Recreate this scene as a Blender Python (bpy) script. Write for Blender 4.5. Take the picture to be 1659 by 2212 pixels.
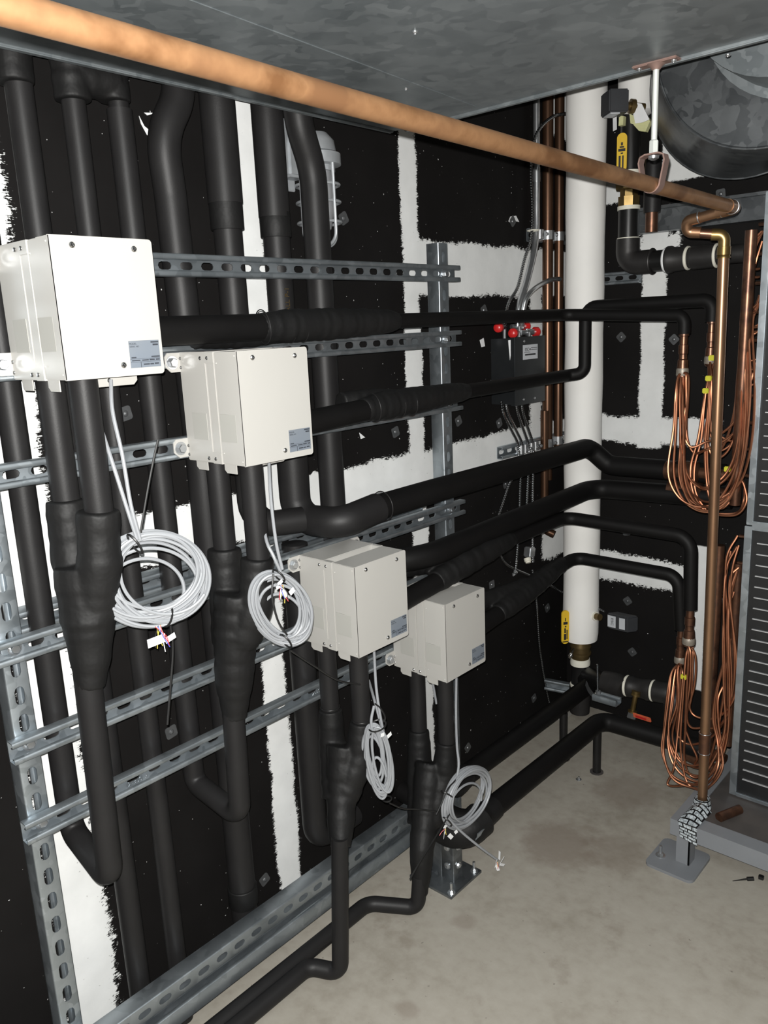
import bpy, bmesh, math, random
from mathutils import Vector, Matrix

for o in list(bpy.data.objects): bpy.data.objects.remove(o)
scene = bpy.context.scene
COL = scene.collection
random.seed(7)
PI = math.pi

# ---------------------------------------------------------------- camera
# X = distance out from the left wall's strut plane, Y = along that wall, Z = up from the floor
CAM = Vector((1.455, 0.0, 1.57))
ROT = Matrix([[0.745087, -0.117599, 0.656517], [0.665499, 0.196358, -0.720108], [-0.044228, 0.973455, 0.224566]])
cam_data = bpy.data.cameras.new('camera'); cam = bpy.data.objects.new('camera', cam_data)
COL.objects.link(cam)
cam.matrix_world = Matrix.Translation(CAM) @ ROT.to_4x4()
cam_data.sensor_width = 36; cam_data.sensor_height = 36; cam_data.sensor_fit = 'AUTO'
cam_data.lens = 1727.3 * 36 / 2212
cam_data.clip_start = 0.02
scene.camera = cam

# ---------------------------------------------------------------- world and light: a dark plant room lit by the phone's own flash
w = bpy.data.worlds.new('world'); scene.world = w; w.use_nodes = True
w.node_tree.nodes['Background'].inputs[0].default_value = (0.9, 0.95, 1.0, 1)
w.node_tree.nodes['Background'].inputs[1].default_value = 0.004
fl = bpy.data.lights.new('phone_flash', 'POINT'); fl.energy = 225; fl.shadow_soft_size = 0.004
fl.color = (1.0, 0.985, 0.95)
flo = bpy.data.objects.new('phone_flash', fl); COL.objects.link(flo)
flo.location = CAM + ROT @ Vector((-0.008, 0.021, 0.0))
vs = scene.view_settings
vs.view_transform = 'Standard'; vs.look = 'None'; vs.gamma = 1.0; vs.exposure = 0.0; vs.use_curve_mapping = False

# ---------------------------------------------------------------- materials
def nmat(name):
    m = bpy.data.materials.new(name); m.use_nodes = True
    nt = m.node_tree; return m, nt, nt.nodes['Principled BSDF']
def N(nt, t, **kw):
    n = nt.nodes.new(t)
    for k, v in kw.items():
        if hasattr(n, k): setattr(n, k, v)
        else: n.inputs[k.replace('_', ' ')].default_value = v
    return n
def math_n(nt, op, a, b=None, c=None, clamp=False):
    n = nt.nodes.new('ShaderNodeMath'); n.operation = op; n.use_clamp = clamp
    for i, v in enumerate((a, b, c)):
        if v is None: continue
        if isinstance(v, (int, float)): n.inputs[i].default_value = v
        else: nt.links.new(v, n.inputs[i])
    return n.outputs[0]
def ramp(nt, fac, stops):
    r = nt.nodes.new('ShaderNodeValToRGB'); nt.links.new(fac, r.inputs[0])
    el = r.color_ramp.elements
    while len(el) < len(stops): el.new(0.5)
    for e, (p, c) in zip(el, stops): e.position = p; e.color = (*c, 1)
    return r.outputs[0]
def noise(nt, scale, detail=4, rough=0.55, vec=None):
    n = N(nt, 'ShaderNodeTexNoise'); n.inputs['Scale'].default_value = scale
    n.inputs['Detail'].default_value = detail; n.inputs['Roughness'].default_value = rough
    if vec is None:
        tc = nt.nodes.new('ShaderNodeTexCoord'); vec = tc.outputs['Object']
    nt.links.new(vec, n.inputs['Vector']); return n.outputs['Fac']
def bump(nt, b, h, strength=0.3, dist=0.002):
    n = nt.nodes.new('ShaderNodeBump'); n.inputs['Strength'].default_value = strength; n.inputs['Distance'].default_value = dist
    nt.links.new(h, n.inputs['Height']); nt.links.new(n.outputs[0], b.inputs['Normal'])
def simple(name, c0, c1=None, rough=0.5, metal=0.0, scale=20, spec=0.5, bmp=0.0, bscale=60, coat=0.0):
    m, nt, b = nmat(name)
    if c1 is None: c1 = tuple(x * 0.85 for x in c0)
    f = noise(nt, scale)
    nt.links.new(ramp(nt, f, [(0.3, c0), (0.7, c1)]), b.inputs['Base Color'])
    b.inputs['Roughness'].default_value = rough; b.inputs['Metallic'].default_value = metal
    b.inputs['Specular IOR Level'].default_value = spec
    if coat: b.inputs['Coat Weight'].default_value = coat; b.inputs['Coat Roughness'].default_value = 0.05
    if bmp: bump(nt, b, noise(nt, bscale), bmp)
    return m

M = {}
M['rubber'] = simple('black_foam_rubber', (0.014, 0.0135, 0.0138), (0.0105, 0.010, 0.0103), 0.5, scale=14, spec=0.26, bmp=0.08, bscale=300)
M['rubber_dim'] = simple('dimmed_black_foam_rubber', (0.0058, 0.0055, 0.0055), (0.0045, 0.0042, 0.0042), 0.55, scale=14, spec=0.16, bmp=0.08, bscale=300)  # same foam rubber, the dimness of the horizontal and floor runs put into its colour
def tape_mat():
    m, nt, b = nmat('black_insulation_tape')
    f = noise(nt, 9); nt.links.new(ramp(nt, f, [(0.3, (0.0085, 0.0083, 0.0083)), (0.7, (0.0055, 0.0055, 0.0057))]), b.inputs['Base Color'])
    b.inputs['Roughness'].default_value = 0.58; b.inputs['Specular IOR Level'].default_value = 0.26
    wv = N(nt, 'ShaderNodeTexWave', wave_type='BANDS', bands_direction='Z'); wv.wave_profile = 'SAW'
    wv.inputs['Scale'].default_value = 5.5; wv.inputs['Distortion'].default_value = 2.2; wv.inputs['Detail'].default_value = 1
    wv.inputs['Detail Scale'].default_value = 3
    tc = nt.nodes.new('ShaderNodeTexCoord'); nt.links.new(tc.outputs['Object'], wv.inputs['Vector'])
    h = math_n(nt, 'ADD', math_n(nt, 'MULTIPLY', wv.outputs['Fac'], 0.35), noise(nt, 26, 3))
    bump(nt, b, h, 0.5, 0.005); return m
M['tape'] = tape_mat()
def galv(name, c0, c1, rough, metal):
    m, nt, b = nmat(name)
    v = N(nt, 'ShaderNodeTexVoronoi'); v.inputs['Scale'].default_value = 38
    tc = nt.nodes.new('ShaderNodeTexCoord')
    wr = N(nt, 'ShaderNodeTexNoise'); wr.inputs['Scale'].default_value = 18; nt.links.new(tc.outputs['Object'], wr.inputs['Vector'])
    mx = N(nt, 'ShaderNodeMixRGB'); mx.inputs[0].default_value = 0.08
    nt.links.new(tc.outputs['Object'], mx.inputs[1]); nt.links.new(wr.outputs['Color'], mx.inputs[2])
    nt.links.new(mx.outputs[0], v.inputs['Vector'])
    f = math_n(nt, 'ADD', math_n(nt, 'MULTIPLY', v.outputs['Color'], 0.4), math_n(nt, 'MULTIPLY', noise(nt, 7, 5), 0.6))
    nt.links.new(ramp(nt, f, [(0.25, c0), (0.75, c1)]), b.inputs['Base Color'])
    nt.links.new(ramp(nt, f, [(0.2, (rough - .07,) * 3), (0.8, (rough + .08,) * 3)]), b.inputs['Roughness'])
    b.inputs['Metallic'].default_value = metal
    bump(nt, b, noise(nt, 45), 0.05, 0.001)
    return m
M['strut'] = galv('galvanised_strut', (0.32, 0.36, 0.39), (0.48, 0.525, 0.56), 0.42, 0.90)
M['duct'] = galv('galvanised_duct', (0.19, 0.215, 0.228), (0.30, 0.325, 0.337), 0.46, 0.68)
M['sheet'] = galv('dark_galvanised_sheet', (0.12, 0.13, 0.14), (0.23, 0.245, 0.255), 0.38, 0.85)
M['zinc'] = simple('bright_zinc', (0.62, 0.63, 0.64), (0.5, 0.52, 0.54), 0.28, 0.9, 30)
M['chrome'] = simple('bright_screw', (0.5, 0.5, 0.5), (0.42, 0.42, 0.42), 0.22, 1.0, 30)
M['enamel'] = simple('beige_white_enamel', (0.415, 0.405, 0.382), (0.40, 0.39, 0.368), 0.36, scale=3, spec=0.45)
M['film'] = simple('dull_sticker_patch', (0.375, 0.37, 0.345), (0.36, 0.355, 0.33), 0.6, scale=8, spec=0.3)
M['plate'] = simple('grey_blue_rating_plate', (0.15, 0.175, 0.21), (0.17, 0.19, 0.215), 0.35, scale=12)
M['ink'] = simple('dark_print', (0.035, 0.04, 0.05), None, 0.6)
M['black_ink'] = simple('black_print', (0.012, 0.012, 0.014), None, 0.6)
M['cable'] = simple('grey_cable_sheath', (0.27, 0.28, 0.295), (0.245, 0.255, 0.27), 0.45, scale=10)
M['ziptie'] = simple('black_nylon', (0.012, 0.012, 0.012), None, 0.4)
M['paper'] = simple('white_paper', (0.82, 0.83, 0.84), (0.76, 0.77, 0.78), 0.7)
for nm, c in (('red', (0.5, 0.03, 0.04)), ('yellow', (0.6, 0.5, 0.1)), ('blue', (0.05, 0.07, 0.4)), ('white', (0.8, 0.8, 0.8)), ('black', (0.02, 0.02, 0.02))):
    M['wire_' + nm] = simple(nm + '_wire', c, None, 0.45)
def copper(name, cols, rough, metal, scale=14, lo=0.25, hi=0.75):
    m, nt, b = nmat(name)
    f = noise(nt, scale, 5)
    st = [(lo + (hi - lo) * i / (len(cols) - 1), c) for i, c in enumerate(cols)]
    nt.links.new(ramp(nt, f, st), b.inputs['Base Color'])
    b.inputs['Roughness'].default_value = rough; b.inputs['Metallic'].default_value = metal
    return m
M['copper_old'] = copper('weathered_copper', [(0.17, 0.080, 0.034), (0.30, 0.158, 0.075), (0.21, 0.105, 0.05)], 0.45, 0.55, 9, 0.38, 0.62)
M['copper_pipe'] = copper('dull_copper_pipe', [(0.26, 0.145, 0.085), (0.34, 0.20, 0.115)], 0.36, 0.85, 10)
M['copper'] = copper('bright_copper_tube', [(0.30, 0.122, 0.065), (0.42, 0.19, 0.11)], 0.42, 0.95, 25)
M['copper_dark'] = copper('heat_stained_copper', [(0.055, 0.032, 0.026), (0.20, 0.10, 0.062), (0.09, 0.055, 0.045)], 0.36, 0.85, 22)
M['copper_brown'] = copper('brown_copper_riser', [(0.085, 0.045, 0.028), (0.13, 0.07, 0.042)], 0.34, 0.8, 8)
M['brass'] = copper('brass', [(0.17, 0.115, 0.042), (0.29, 0.20, 0.08)], 0.36, 0.85, 20)
M['bronze'] = copper('dark_bronze_valve', [(0.10, 0.07, 0.03), (0.20, 0.14, 0.06)], 0.36, 0.7, 20)
M['steel_black'] = simple('black_steel_pipe', (0.009, 0.0088, 0.009), (0.013, 0.0125, 0.0125), 0.36, 0.1, 16, 0.4)
M['iron'] = simple('dark_iron_fitting', (0.036, 0.034, 0.033), (0.022, 0.021, 0.021), 0.48, 0.4, 20, bmp=0.15)
M['jacket'] = simple('white_pipe_jacket', (0.86, 0.85, 0.825), (0.80, 0.79, 0.765), 0.6, scale=4, spec=0.3, bmp=0.25, bscale=16)
M['solder'] = simple('dull_solder', (0.34, 0.31, 0.26), (0.2, 0.17, 0.14), 0.45, 0.4, 40)
M['armour'] = simple('ribbed_steel_armour', (0.42, 0.43, 0.44), (0.34, 0.35, 0.36), 0.24, 1.0, 30)
M['box_dark'] = simple('dark_grey_sheet_steel', (0.05, 0.054, 0.058), (0.032, 0.035, 0.038), 0.3, 0.7, 9)
M['band'] = simple('white_thread_tape', (0.78, 0.76, 0.66), (0.66, 0.64, 0.55), 0.6)
M['yellow'] = simple('yellow_vinyl', (0.72, 0.48, 0.03), (0.66, 0.42, 0.03), 0.4)
M['orange'] = simple('orange_vinyl', (0.62, 0.13, 0.06), None, 0.4)
M['red'] = simple('red_plastic', (0.55, 0.02, 0.02), None, 0.3)
M['plastic_dark'] = simple('charcoal_plastic', (0.045, 0.047, 0.052), (0.036, 0.038, 0.042), 0.5)
M['label_grey'] = simple('pale_grey_label', (0.58, 0.60, 0.63), (0.54, 0.56, 0.59), 0.5)
M['foam'] = simple('yellow_glass_wool', (0.60, 0.60, 0.33), (0.50, 0.50, 0.26), 0.9, scale=40, bmp=0.5)
M['tag_yellow'] = simple('bright_yellow_tape', (0.52, 0.50, 0.03), None, 0.5)
M['frame_grey'] = simple('grey_painted_steel', (0.20, 0.21, 0.225), (0.175, 0.185, 0.20), 0.45, scale=8)
M['pan'] = simple('brown_drain_pan', (0.085, 0.075, 0.07), (0.05, 0.046, 0.045), 0.5, scale=12)
M['fin'] = simple('black_coated_fin', (0.010, 0.0105, 0.0115), (0.015, 0.0155, 0.0165), 0.45, 0.1, 40)
M['fin_edge'] = simple('bare_fin_edge', (0.55, 0.56, 0.57), (0.45, 0.46, 0.47), 0.45, 0.4, 40)
M['hanger'] = copper('copper_coated_hanger', [(0.22, 0.14, 0.12), (0.30, 0.20, 0.17)], 0.5, 0.5)
M['rod'] = simple('pale_zinc_rod', (0.62, 0.64, 0.61), (0.56, 0.58, 0.56), 0.5, 0.4, 20)
M['lampcage'] = simple('cast_aluminium', (0.46, 0.48, 0.50), (0.36, 0.38, 0.40), 0.45, 0.5, 20)
M['washer'] = simple('insulation_washer_metal', (0.16, 0.165, 0.17), (0.11, 0.115, 0.12), 0.42, 0.6, 30)
m, nt, b = nmat('clear_lamp_glass'); b.inputs['Base Color'].default_value = (0.45, 0.46, 0.48, 1); b.inputs['Roughness'].default_value = 0.12
b.inputs['Transmission Weight'].default_value = 0.5; M['glass'] = m
def bricks_mat():
    m, nt, b = nmat('brick_print_tape')
    uv = nt.nodes.new('ShaderNodeTexCoord')
    br = N(nt, 'ShaderNodeTexBrick'); br.inputs['Scale'].default_value = 1.0
    br.inputs['Color1'].default_value = (0.55, 0.6, 0.63, 1); br.inputs['Color2'].default_value = (0.42, 0.47, 0.5, 1)
    br.inputs['Mortar'].default_value = (0.006, 0.006, 0.007, 1); br.inputs['Mortar Size'].default_value = 0.0022
    br.inputs['Brick Width'].default_value = 0.030; br.inputs['Row Height'].default_value = 0.0145
    nt.links.new(uv.outputs['UV'], br.inputs['Vector'])
    nz = ramp(nt, noise(nt, 260, 2), [(0.42, (0.05, 0.05, 0.05)), (0.52, (1, 1, 1))])
    mx = N(nt, 'ShaderNodeMixRGB', blend_type='MULTIPLY'); mx.inputs[0].default_value = 0.6
    nt.links.new(br.outputs['Color'], mx.inputs[1]); nt.links.new(nz, mx.inputs[2])
    nt.links.new(mx.outputs[0], b.inputs['Base Color']); b.inputs['Roughness'].default_value = 0.4
    return m
M['bricktape'] = bricks_mat()

# black painted board with brushed white joint compound; rects in wall coordinates (a0, a1, b0, b1, ragged)
def wall_mat(name, axis, rects, base=(0.0060, 0.0055, 0.0054)):
    m, nt, b = nmat(name)
    tc = nt.nodes.new('ShaderNodeTexCoord'); sp = nt.nodes.new('ShaderNodeSeparateXYZ'); nt.links.new(tc.outputs['Object'], sp.inputs[0])
    A = sp.outputs[axis]; Bz = sp.outputs['Z']
    n1 = noise(nt, 7, 5, 0.6); n2 = noise(nt, 85, 3, 0.7)
    mp = nt.nodes.new('ShaderNodeMapping'); nt.links.new(tc.outputs['Object'], mp.inputs['Vector'])
    mp.inputs['Scale'].default_value = (60, 60, 420)
    n3 = noise(nt, 1.0, 2, 0.6, mp.outputs[0])
    wob = math_n(nt, 'ADD', math_n(nt, 'MULTIPLY', math_n(nt, 'SUBTRACT', n1, 0.5), 0.06), math_n(nt, 'MULTIPLY', math_n(nt, 'SUBTRACT', math_n(nt, 'ADD', math_n(nt, 'MULTIPLY', n2, 0.5), math_n(nt, 'MULTIPLY', n3, 0.5)), 0.5), 0.085))
    tot = None
    for (a0, a1, b0, b1, rg) in rects:
        ha = (a1 - a0) / 2; hb = (b1 - b0) / 2
        da = math_n(nt, 'SUBTRACT', ha, math_n(nt, 'ABSOLUTE', math_n(nt, 'SUBTRACT', A, (a0 + a1) / 2)))
        db = math_n(nt, 'SUBTRACT', hb, math_n(nt, 'ABSOLUTE', math_n(nt, 'SUBTRACT', Bz, (b0 + b1) / 2)))
        d = math_n(nt, 'ADD', math_n(nt, 'MINIMUM', da, db), math_n(nt, 'MULTIPLY', wob, rg))
        tot = d if tot is None else math_n(nt, 'MAXIMUM', tot, d)
    msk = math_n(nt, 'MULTIPLY_ADD', tot, 220.0, 0.5, clamp=True)
    wcol = ramp(nt, noise(nt, 10, 5), [(0.3, (0.80, 0.81, 0.805)), (0.7, (0.70, 0.71, 0.705))])
    bcol = ramp(nt, noise(nt, 5, 6), [(0.3, base), (0.75, tuple(x * 1.6 for x in base))])
    mx = N(nt, 'ShaderNodeMixRGB'); nt.links.new(msk, mx.inputs[0]); nt.links.new(bcol, mx.inputs[1]); nt.links.new(wcol, mx.inputs[2])
    spk = ramp(nt, noise(nt, 120, 1, 0.4), [(0.775, (0, 0, 0)), (0.79, (1, 1, 1))])
    mx2 = N(nt, 'ShaderNodeMixRGB'); nt.links.new(spk, mx2.inputs[0]); nt.links.new(mx.outputs[0], mx2.inputs[1]); mx2.inputs[2].default_value = (0.45, 0.45, 0.45, 1)
    nt.links.new(mx2.outputs[0], b.inputs['Base Color'])
    b.inputs['Roughness'].default_value = 0.66; b.inputs['Specular IOR Level'].default_value = 0.12
    hh = math_n(nt, 'ADD', math_n(nt, 'MULTIPLY', msk, 0.5), math_n(nt, 'MULTIPLY', noise(nt, 30, 4), 0.4))
    bump(nt, b, hh, 0.35, 0.002)
    return m
def floor_mat():
    m, nt, b = nmat('bare_concrete')
    f = math_n(nt, 'ADD', math_n(nt, 'MULTIPLY', noise(nt, 3.0, 8, 0.6), 0.6), math_n(nt, 'MULTIPLY', noise(nt, 30, 5), 0.4))
    c = ramp(nt, f, [(0.30, (0.25, 0.225, 0.185)), (0.5, (0.345, 0.32, 0.275)), (0.72, (0.40, 0.375, 0.33))])
    st = ramp(nt, noise(nt, 4.2, 6, 0.65), [(0.58, (0, 0, 0)), (0.74, (1, 1, 1))])
    mx = N(nt, 'ShaderNodeMixRGB'); nt.links.new(math_n(nt, 'MULTIPLY', st, 0.6), mx.inputs[0]); nt.links.new(c, mx.inputs[1]); mx.inputs[2].default_value = (0.17, 0.135, 0.105, 1)
    # round drip stains at their own places on the slab
    tc = nt.nodes.new('ShaderNodeTexCoord'); cur = mx.outputs[0]
    nz = noise(nt, 22, 4)
    for (x, y, r, k) in ((0.395, 1.165, 0.032, 0.4), (0.33, 1.48, 0.035, 0.35), (0.36, 1.93, 0.13, 0.55), (0.52, 2.0, 0.10, 0.35), (0.40, 2.32, 0.12, 0.45)):
        vm = nt.nodes.new('ShaderNodeVectorMath'); vm.operation = 'DISTANCE'; nt.links.new(tc.outputs['Object'], vm.inputs[0]); vm.inputs[1].default_value = (x, y, 0)
        d = math_n(nt, 'ADD', vm.outputs['Value'], math_n(nt, 'MULTIPLY', math_n(nt, 'SUBTRACT', nz, 0.5), r * 1.1))
        q = math_n(nt, 'MULTIPLY', math_n(nt, 'MULTIPLY_ADD', d, -6.0 / r * 0.33, 2.2, clamp=True), k)
        mm = N(nt, 'ShaderNodeMixRGB'); nt.links.new(q, mm.inputs[0]); nt.links.new(cur, mm.inputs[1]); mm.inputs[2].default_value = (0.19, 0.15, 0.12, 1)
        cur = mm.outputs[0]
    sp = ramp(nt, noise(nt, 70, 2, 0.5), [(0.24, (1, 1, 1)), (0.27, (0, 0, 0))])
    mm = N(nt, 'ShaderNodeMixRGB'); nt.links.new(math_n(nt, 'MULTIPLY', sp, 0.55), mm.inputs[0]); nt.links.new(cur, mm.inputs[1]); mm.inputs[2].default_value = (0.09, 0.075, 0.065, 1)
    nt.links.new(mm.outputs[0], b.inputs['Base Color'])
    b.inputs['Roughness'].default_value = 0.6; b.inputs['Specular IOR Level'].default_value = 0.35
    bump(nt, b, noise(nt, 60, 6), 0.25, 0.002); return m

# ---------------------------------------------------------------- object helpers
def origin(o):
    while o.parent: o = o.parent
    return o.location
def mesh_obj(name, bm, mat, loc, smooth=True, angle=35):
    me = bpy.data.meshes.new(name)
    bmesh.ops.translate(bm, verts=bm.verts, vec=-Vector(loc))
    bmesh.ops.recalc_face_normals(bm, faces=bm.faces)
    if smooth:
        for f in bm.faces: f.smooth = True
        lim = math.radians(angle)
        for e in bm.edges:
            if len(e.link_faces) < 2 or e.calc_face_angle(0) > lim: e.smooth = False
    bm.to_mesh(me); bm.free()
    if isinstance(mat, str): mat = M[mat]
    me.materials.append(mat)
    o = bpy.data.objects.new(name, me); COL.objects.link(o); return o
def thing(name, label, cat, loc, group=None):
    o = bpy.data.objects.new(name, None); COL.objects.link(o); o.location = loc; o.empty_display_size = 0.05
    o['label'] = label; o['category'] = cat
    if group: o['group'] = group
    return o
def part(name, bm, mat, parent, label=None, smooth=True, angle=35):
    o = mesh_obj(name, bm, mat, origin(parent), smooth, angle); o.parent = parent
    if label: o['label'] = label
    return o
def solo(name, bm, mat, label, cat, loc, group=None, smooth=True):
    o = mesh_obj(name, bm, mat, loc, smooth); o.location = loc; o['label'] = label; o['category'] = cat
    if group: o['group'] = group
    return o
def struct(name, bm, mat, parent=None, smooth=False):
    o = mesh_obj(name, bm, mat, (0, 0, 0), smooth); o['kind'] = 'structure'
    return o
def BM(): return bmesh.new()
def V(*a): return Vector(a if len(a) > 1 else a[0])

def box(bm, x0, x1, y0, y1, z0, z1, bev=0.0, seg=2):
    r = bmesh.ops.create_cube(bm, size=1.0)
    vs = r['verts']
    bmesh.ops.scale(bm, verts=vs, vec=(abs(x1 - x0), abs(y1 - y0), abs(z1 - z0)))
    bmesh.ops.translate(bm, verts=vs, vec=((x0 + x1) / 2, (y0 + y1) / 2, (z0 + z1) / 2))
    if bev:
        es = list({e for v in vs for e in v.link_edges})
        bmesh.ops.bevel(bm, geom=es, offset=bev, segments=seg, affect='EDGES', clamp_overlap=True)
    return bm
def obox(bm, c, ax, ay, az, sx, sy, sz, bev=0.0):
    """box centred at c with (orthonormalised) axes"""
    ax = V(ax).normalized(); ay = (V(ay) - ax * V(ay).dot(ax)).normalized(); az = ax.cross(ay)
    r = bmesh.ops.create_cube(bm, size=1.0); vs = r['verts']
    bmesh.ops.scale(bm, verts=vs, vec=(sx, sy, sz))
    if bev:
        es = list({e for v in vs for e in v.link_edges})
        g = bmesh.ops.bevel(bm, geom=es, offset=bev, segments=2, affect='EDGES', clamp_overlap=True)
        vs = list({v for f in g['faces'] for v in f.verts} | {v for v in vs if v.is_valid})
    mt = Matrix.Translation(V(c)) @ Matrix((ax, ay, az)).transposed().to_4x4()
    bmesh.ops.transform(bm, matrix=mt, verts=vs)
    return bm
def fillet(pts, R, n=7):
    pts = [V(p) for p in pts]
    if isinstance(R, (int, float)): R = [R] * len(pts)
    out = [pts[0]]
    for i in range(1, len(pts) - 1):
        p, a, c = pts[i], pts[i - 1], pts[i + 1]
        u = (a - p); v = (c - p); lu, lv = u.length, v.length; u.normalize(); v.normalize()
        ang = u.angle(v, PI)
        if ang > PI - 0.02 or R[i] <= 0: out.append(p); continue
        t = min(R[i] / math.tan(ang / 2), lu * 0.49, lv * 0.49); r = t * math.tan(ang / 2)
        bis = (u + v).normalized(); cc = p + bis * (r / math.sin(ang / 2))
        s = p + u * t - cc; e = p + v * t - cc
        tot = s.angle(e)
        axis = s.cross(e).normalized()
        for k in range(n + 1):
            out.append(cc + Matrix.Rotation(tot * k / n, 3, axis) @ s)
    out.append(pts[-1]); return out
def smooth_path(pts, n=8):
    pts = [V(p) for p in pts]
    P = [pts[0] * 2 - pts[1]] + pts + [pts[-1] * 2 - pts[-2]]
    out = []
    for i in range(1, len(P) - 2):
        p0, p1, p2, p3 = P[i - 1:i + 3]
        for k in range(n):
            t = k / n
            out.append(0.5 * ((2 * p1) + (p2 - p0) * t + (2 * p0 - 5 * p1 + 4 * p2 - p3) * t * t + (3 * p1 - p0 - 3 * p2 + p3) * t ** 3))
    out.append(pts[-1]); return out
def resample(pts, step):
    out = [pts[0]]; acc = 0.0
    for a, b in zip(pts[:-1], pts[1:]):
        L = (b - a).length; d = step - acc
        while d <= L and L > 0:
            out.append(a.lerp(b, d / L)); d += step
        acc = (acc + L) % step
    out.append(pts[-1]); return out
def tube(bm, pts, r, n=12, caps=True, closed=False):
    pts = [V(p) for p in pts]
    k = len(pts); rs = r if isinstance(r, (list, tuple)) else [r] * k
    rings = []; nrm = None
    for i, p in enumerate(pts):
        if closed: t = (pts[(i + 1) % k] - pts[i - 1])
        else: t = pts[min(i + 1, k - 1)] - pts[max(i - 1, 0)]
        if t.length < 1e-9: t = V(0, 0, 1)
        t.normalize()
        if nrm is None: nrm = t.orthogonal().normalized()
        else:
            nrm = nrm - t * nrm.dot(t)
            nrm = nrm.normalized() if nrm.length > 1e-6 else t.orthogonal().normalized()
        b = t.cross(nrm)
        rings.append([bm.verts.new(p + (nrm * math.cos(2 * PI * j / n) + b * math.sin(2 * PI * j / n)) * rs[i]) for j in range(n)])
    m = k if closed else k - 1
    for i in range(m):
        A, B = rings[i], rings[(i + 1) % k]
        for j in range(n): bm.faces.new((A[j], A[(j + 1) % n], B[(j + 1) % n], B[j]))
    if caps and not closed:
        bm.faces.new(rings[0][::-1]); bm.faces.new(rings[-1])
    return bm
def cyl(bm, a, b, r, n=16, r2=None):
    return tube(bm, [a, b], [r, r if r2 is None else r2], n)
def lathe(bm, p, d, prof, n=20):
    """prof = [(distance along d, radius)...]"""
    p = V(p); d = V(d).normalized()
    return tube2(bm, p, d, prof, n)
def tube2(bm, p, d, prof, n):
    u = d.orthogonal().normalized(); v = d.cross(u); rings = []
    for t, r in prof:
        rings.append([bm.verts.new(p + d * t + (u * math.cos(2 * PI * j / n) + v * math.sin(2 * PI * j / n)) * max(r, 1e-5)) for j in range(n)])
    for A, B in zip(rings[:-1], rings[1:]):
        for j in range(n): bm.faces.new((A[j], A[(j + 1) % n], B[(j + 1) % n], B[j]))
    bm.faces.new(rings[0][::-1]); bm.faces.new(rings[-1]); return bm
def ring(bm, p, d, R, r, n=28, m=8, half=2 * PI):
    p = V(p); d = V(d).normalized(); u = d.orthogonal().normalized(); v = d.cross(u)
    return tube(bm, [p + (u * math.cos(2 * PI * i / n) + v * math.sin(2 * PI * i / n)) * R for i in range(n)], r, m, closed=True)
def strap(bm, pts, side, width, th):
    """flat strip along pts; side = width direction"""
    pts = [V(p) for p in pts]; s = V(side).normalized() * width / 2; rows = []
    for i, p in enumerate(pts):
        t = (pts[min(i + 1, len(pts) - 1)] - pts[max(i - 1, 0)]).normalized(); nn = t.cross(s).normalized() * th / 2
        rows.append([bm.verts.new(q) for q in (p - s - nn, p + s - nn, p + s + nn, p - s + nn)])
    for A, B in zip(rows[:-1], rows[1:]):
        for j in range(4): bm.faces.new((A[j], A[(j + 1) % 4], B[(j + 1) % 4], B[j]))
    bm.faces.new(rows[0][::-1]); bm.faces.new(rows[-1]); return bm
def prism(bm, pts, d):
    """polygon pts extruded by vector d"""
    d = V(d); a = [bm.verts.new(V(p)) for p in pts]; b = [bm.verts.new(V(p) + d) for p in pts]; n = len(a)
    bm.faces.new(a[::-1]); bm.faces.new(b)
    for i in range(n): bm.faces.new((a[i], a[(i + 1) % n], b[(i + 1) % n], b[i]))
    return bm
def rounded(w, h, r, n=4):
    out = []
    for cx, cy, a0 in ((w / 2 - r, h / 2 - r, 0), (-w / 2 + r, h / 2 - r, PI / 2), (-w / 2 + r, -h / 2 + r, PI), (w / 2 - r, -h / 2 + r, 1.5 * PI)):
        for k in range(n + 1): out.append((cx + r * math.cos(a0 + PI / 2 * k / n), cy + r * math.sin(a0 + PI / 2 * k / n)))
    return out
def bolt(bm, p, d, r=0.009, h=0.007, wash=0.013, stud=0.0):
    d = V(d).normalized(); p = V(p)
    tube2(bm, p, d, [(0, wash), (0.002, wash)], 18)
    tube2(bm, p + d * 0.002, d, [(0, r), (h * 0.8, r), (h, r * 0.85)], 6)
    if stud: tube2(bm, p + d * (0.002 + h), d, [(0, r * 0.5), (stud, r * 0.5)], 10)
    return bm
def screw(bm, p, d, r=0.0036):
    d = V(d).normalized(); p = V(p)
    return tube2(bm, p, d, [(0, r), (r * 0.35, r * 0.95), (r * 0.7, r * 0.6), (r * 0.72, r * 0.35), (r * 0.4, r * 0.25)], 14)
def text(name, body, size, p, right, up, mat, parent, depth=0.0004):
    cu = bpy.data.curves.new(name, 'FONT'); cu.body = body; cu.size = size; cu.extrude = depth; cu.align_x = 'CENTER'; cu.align_y = 'CENTER'
    t = bpy.data.objects.new(name, cu); me = bpy.data.meshes.new_from_object(t); bpy.data.objects.remove(t)
    rt = V(right).normalized(); u = V(up).normalized(); nn = rt.cross(u)
    me.transform(Matrix.Translation(V(p) - V(origin(parent))) @ Matrix((rt, u, nn)).transposed().to_4x4())
    me.materials.append(M[mat]); o = bpy.data.objects.new(name, me); COL.objects.link(o); o.parent = parent
    return o
def corrugated(bm, pts, r, step=0.0086, n=8):
    q = resample([V(p) for p in pts], step / 2)
    return tube(bm, q, [r if i % 2 else r * 0.66 for i in range(len(q))], n)
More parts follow.
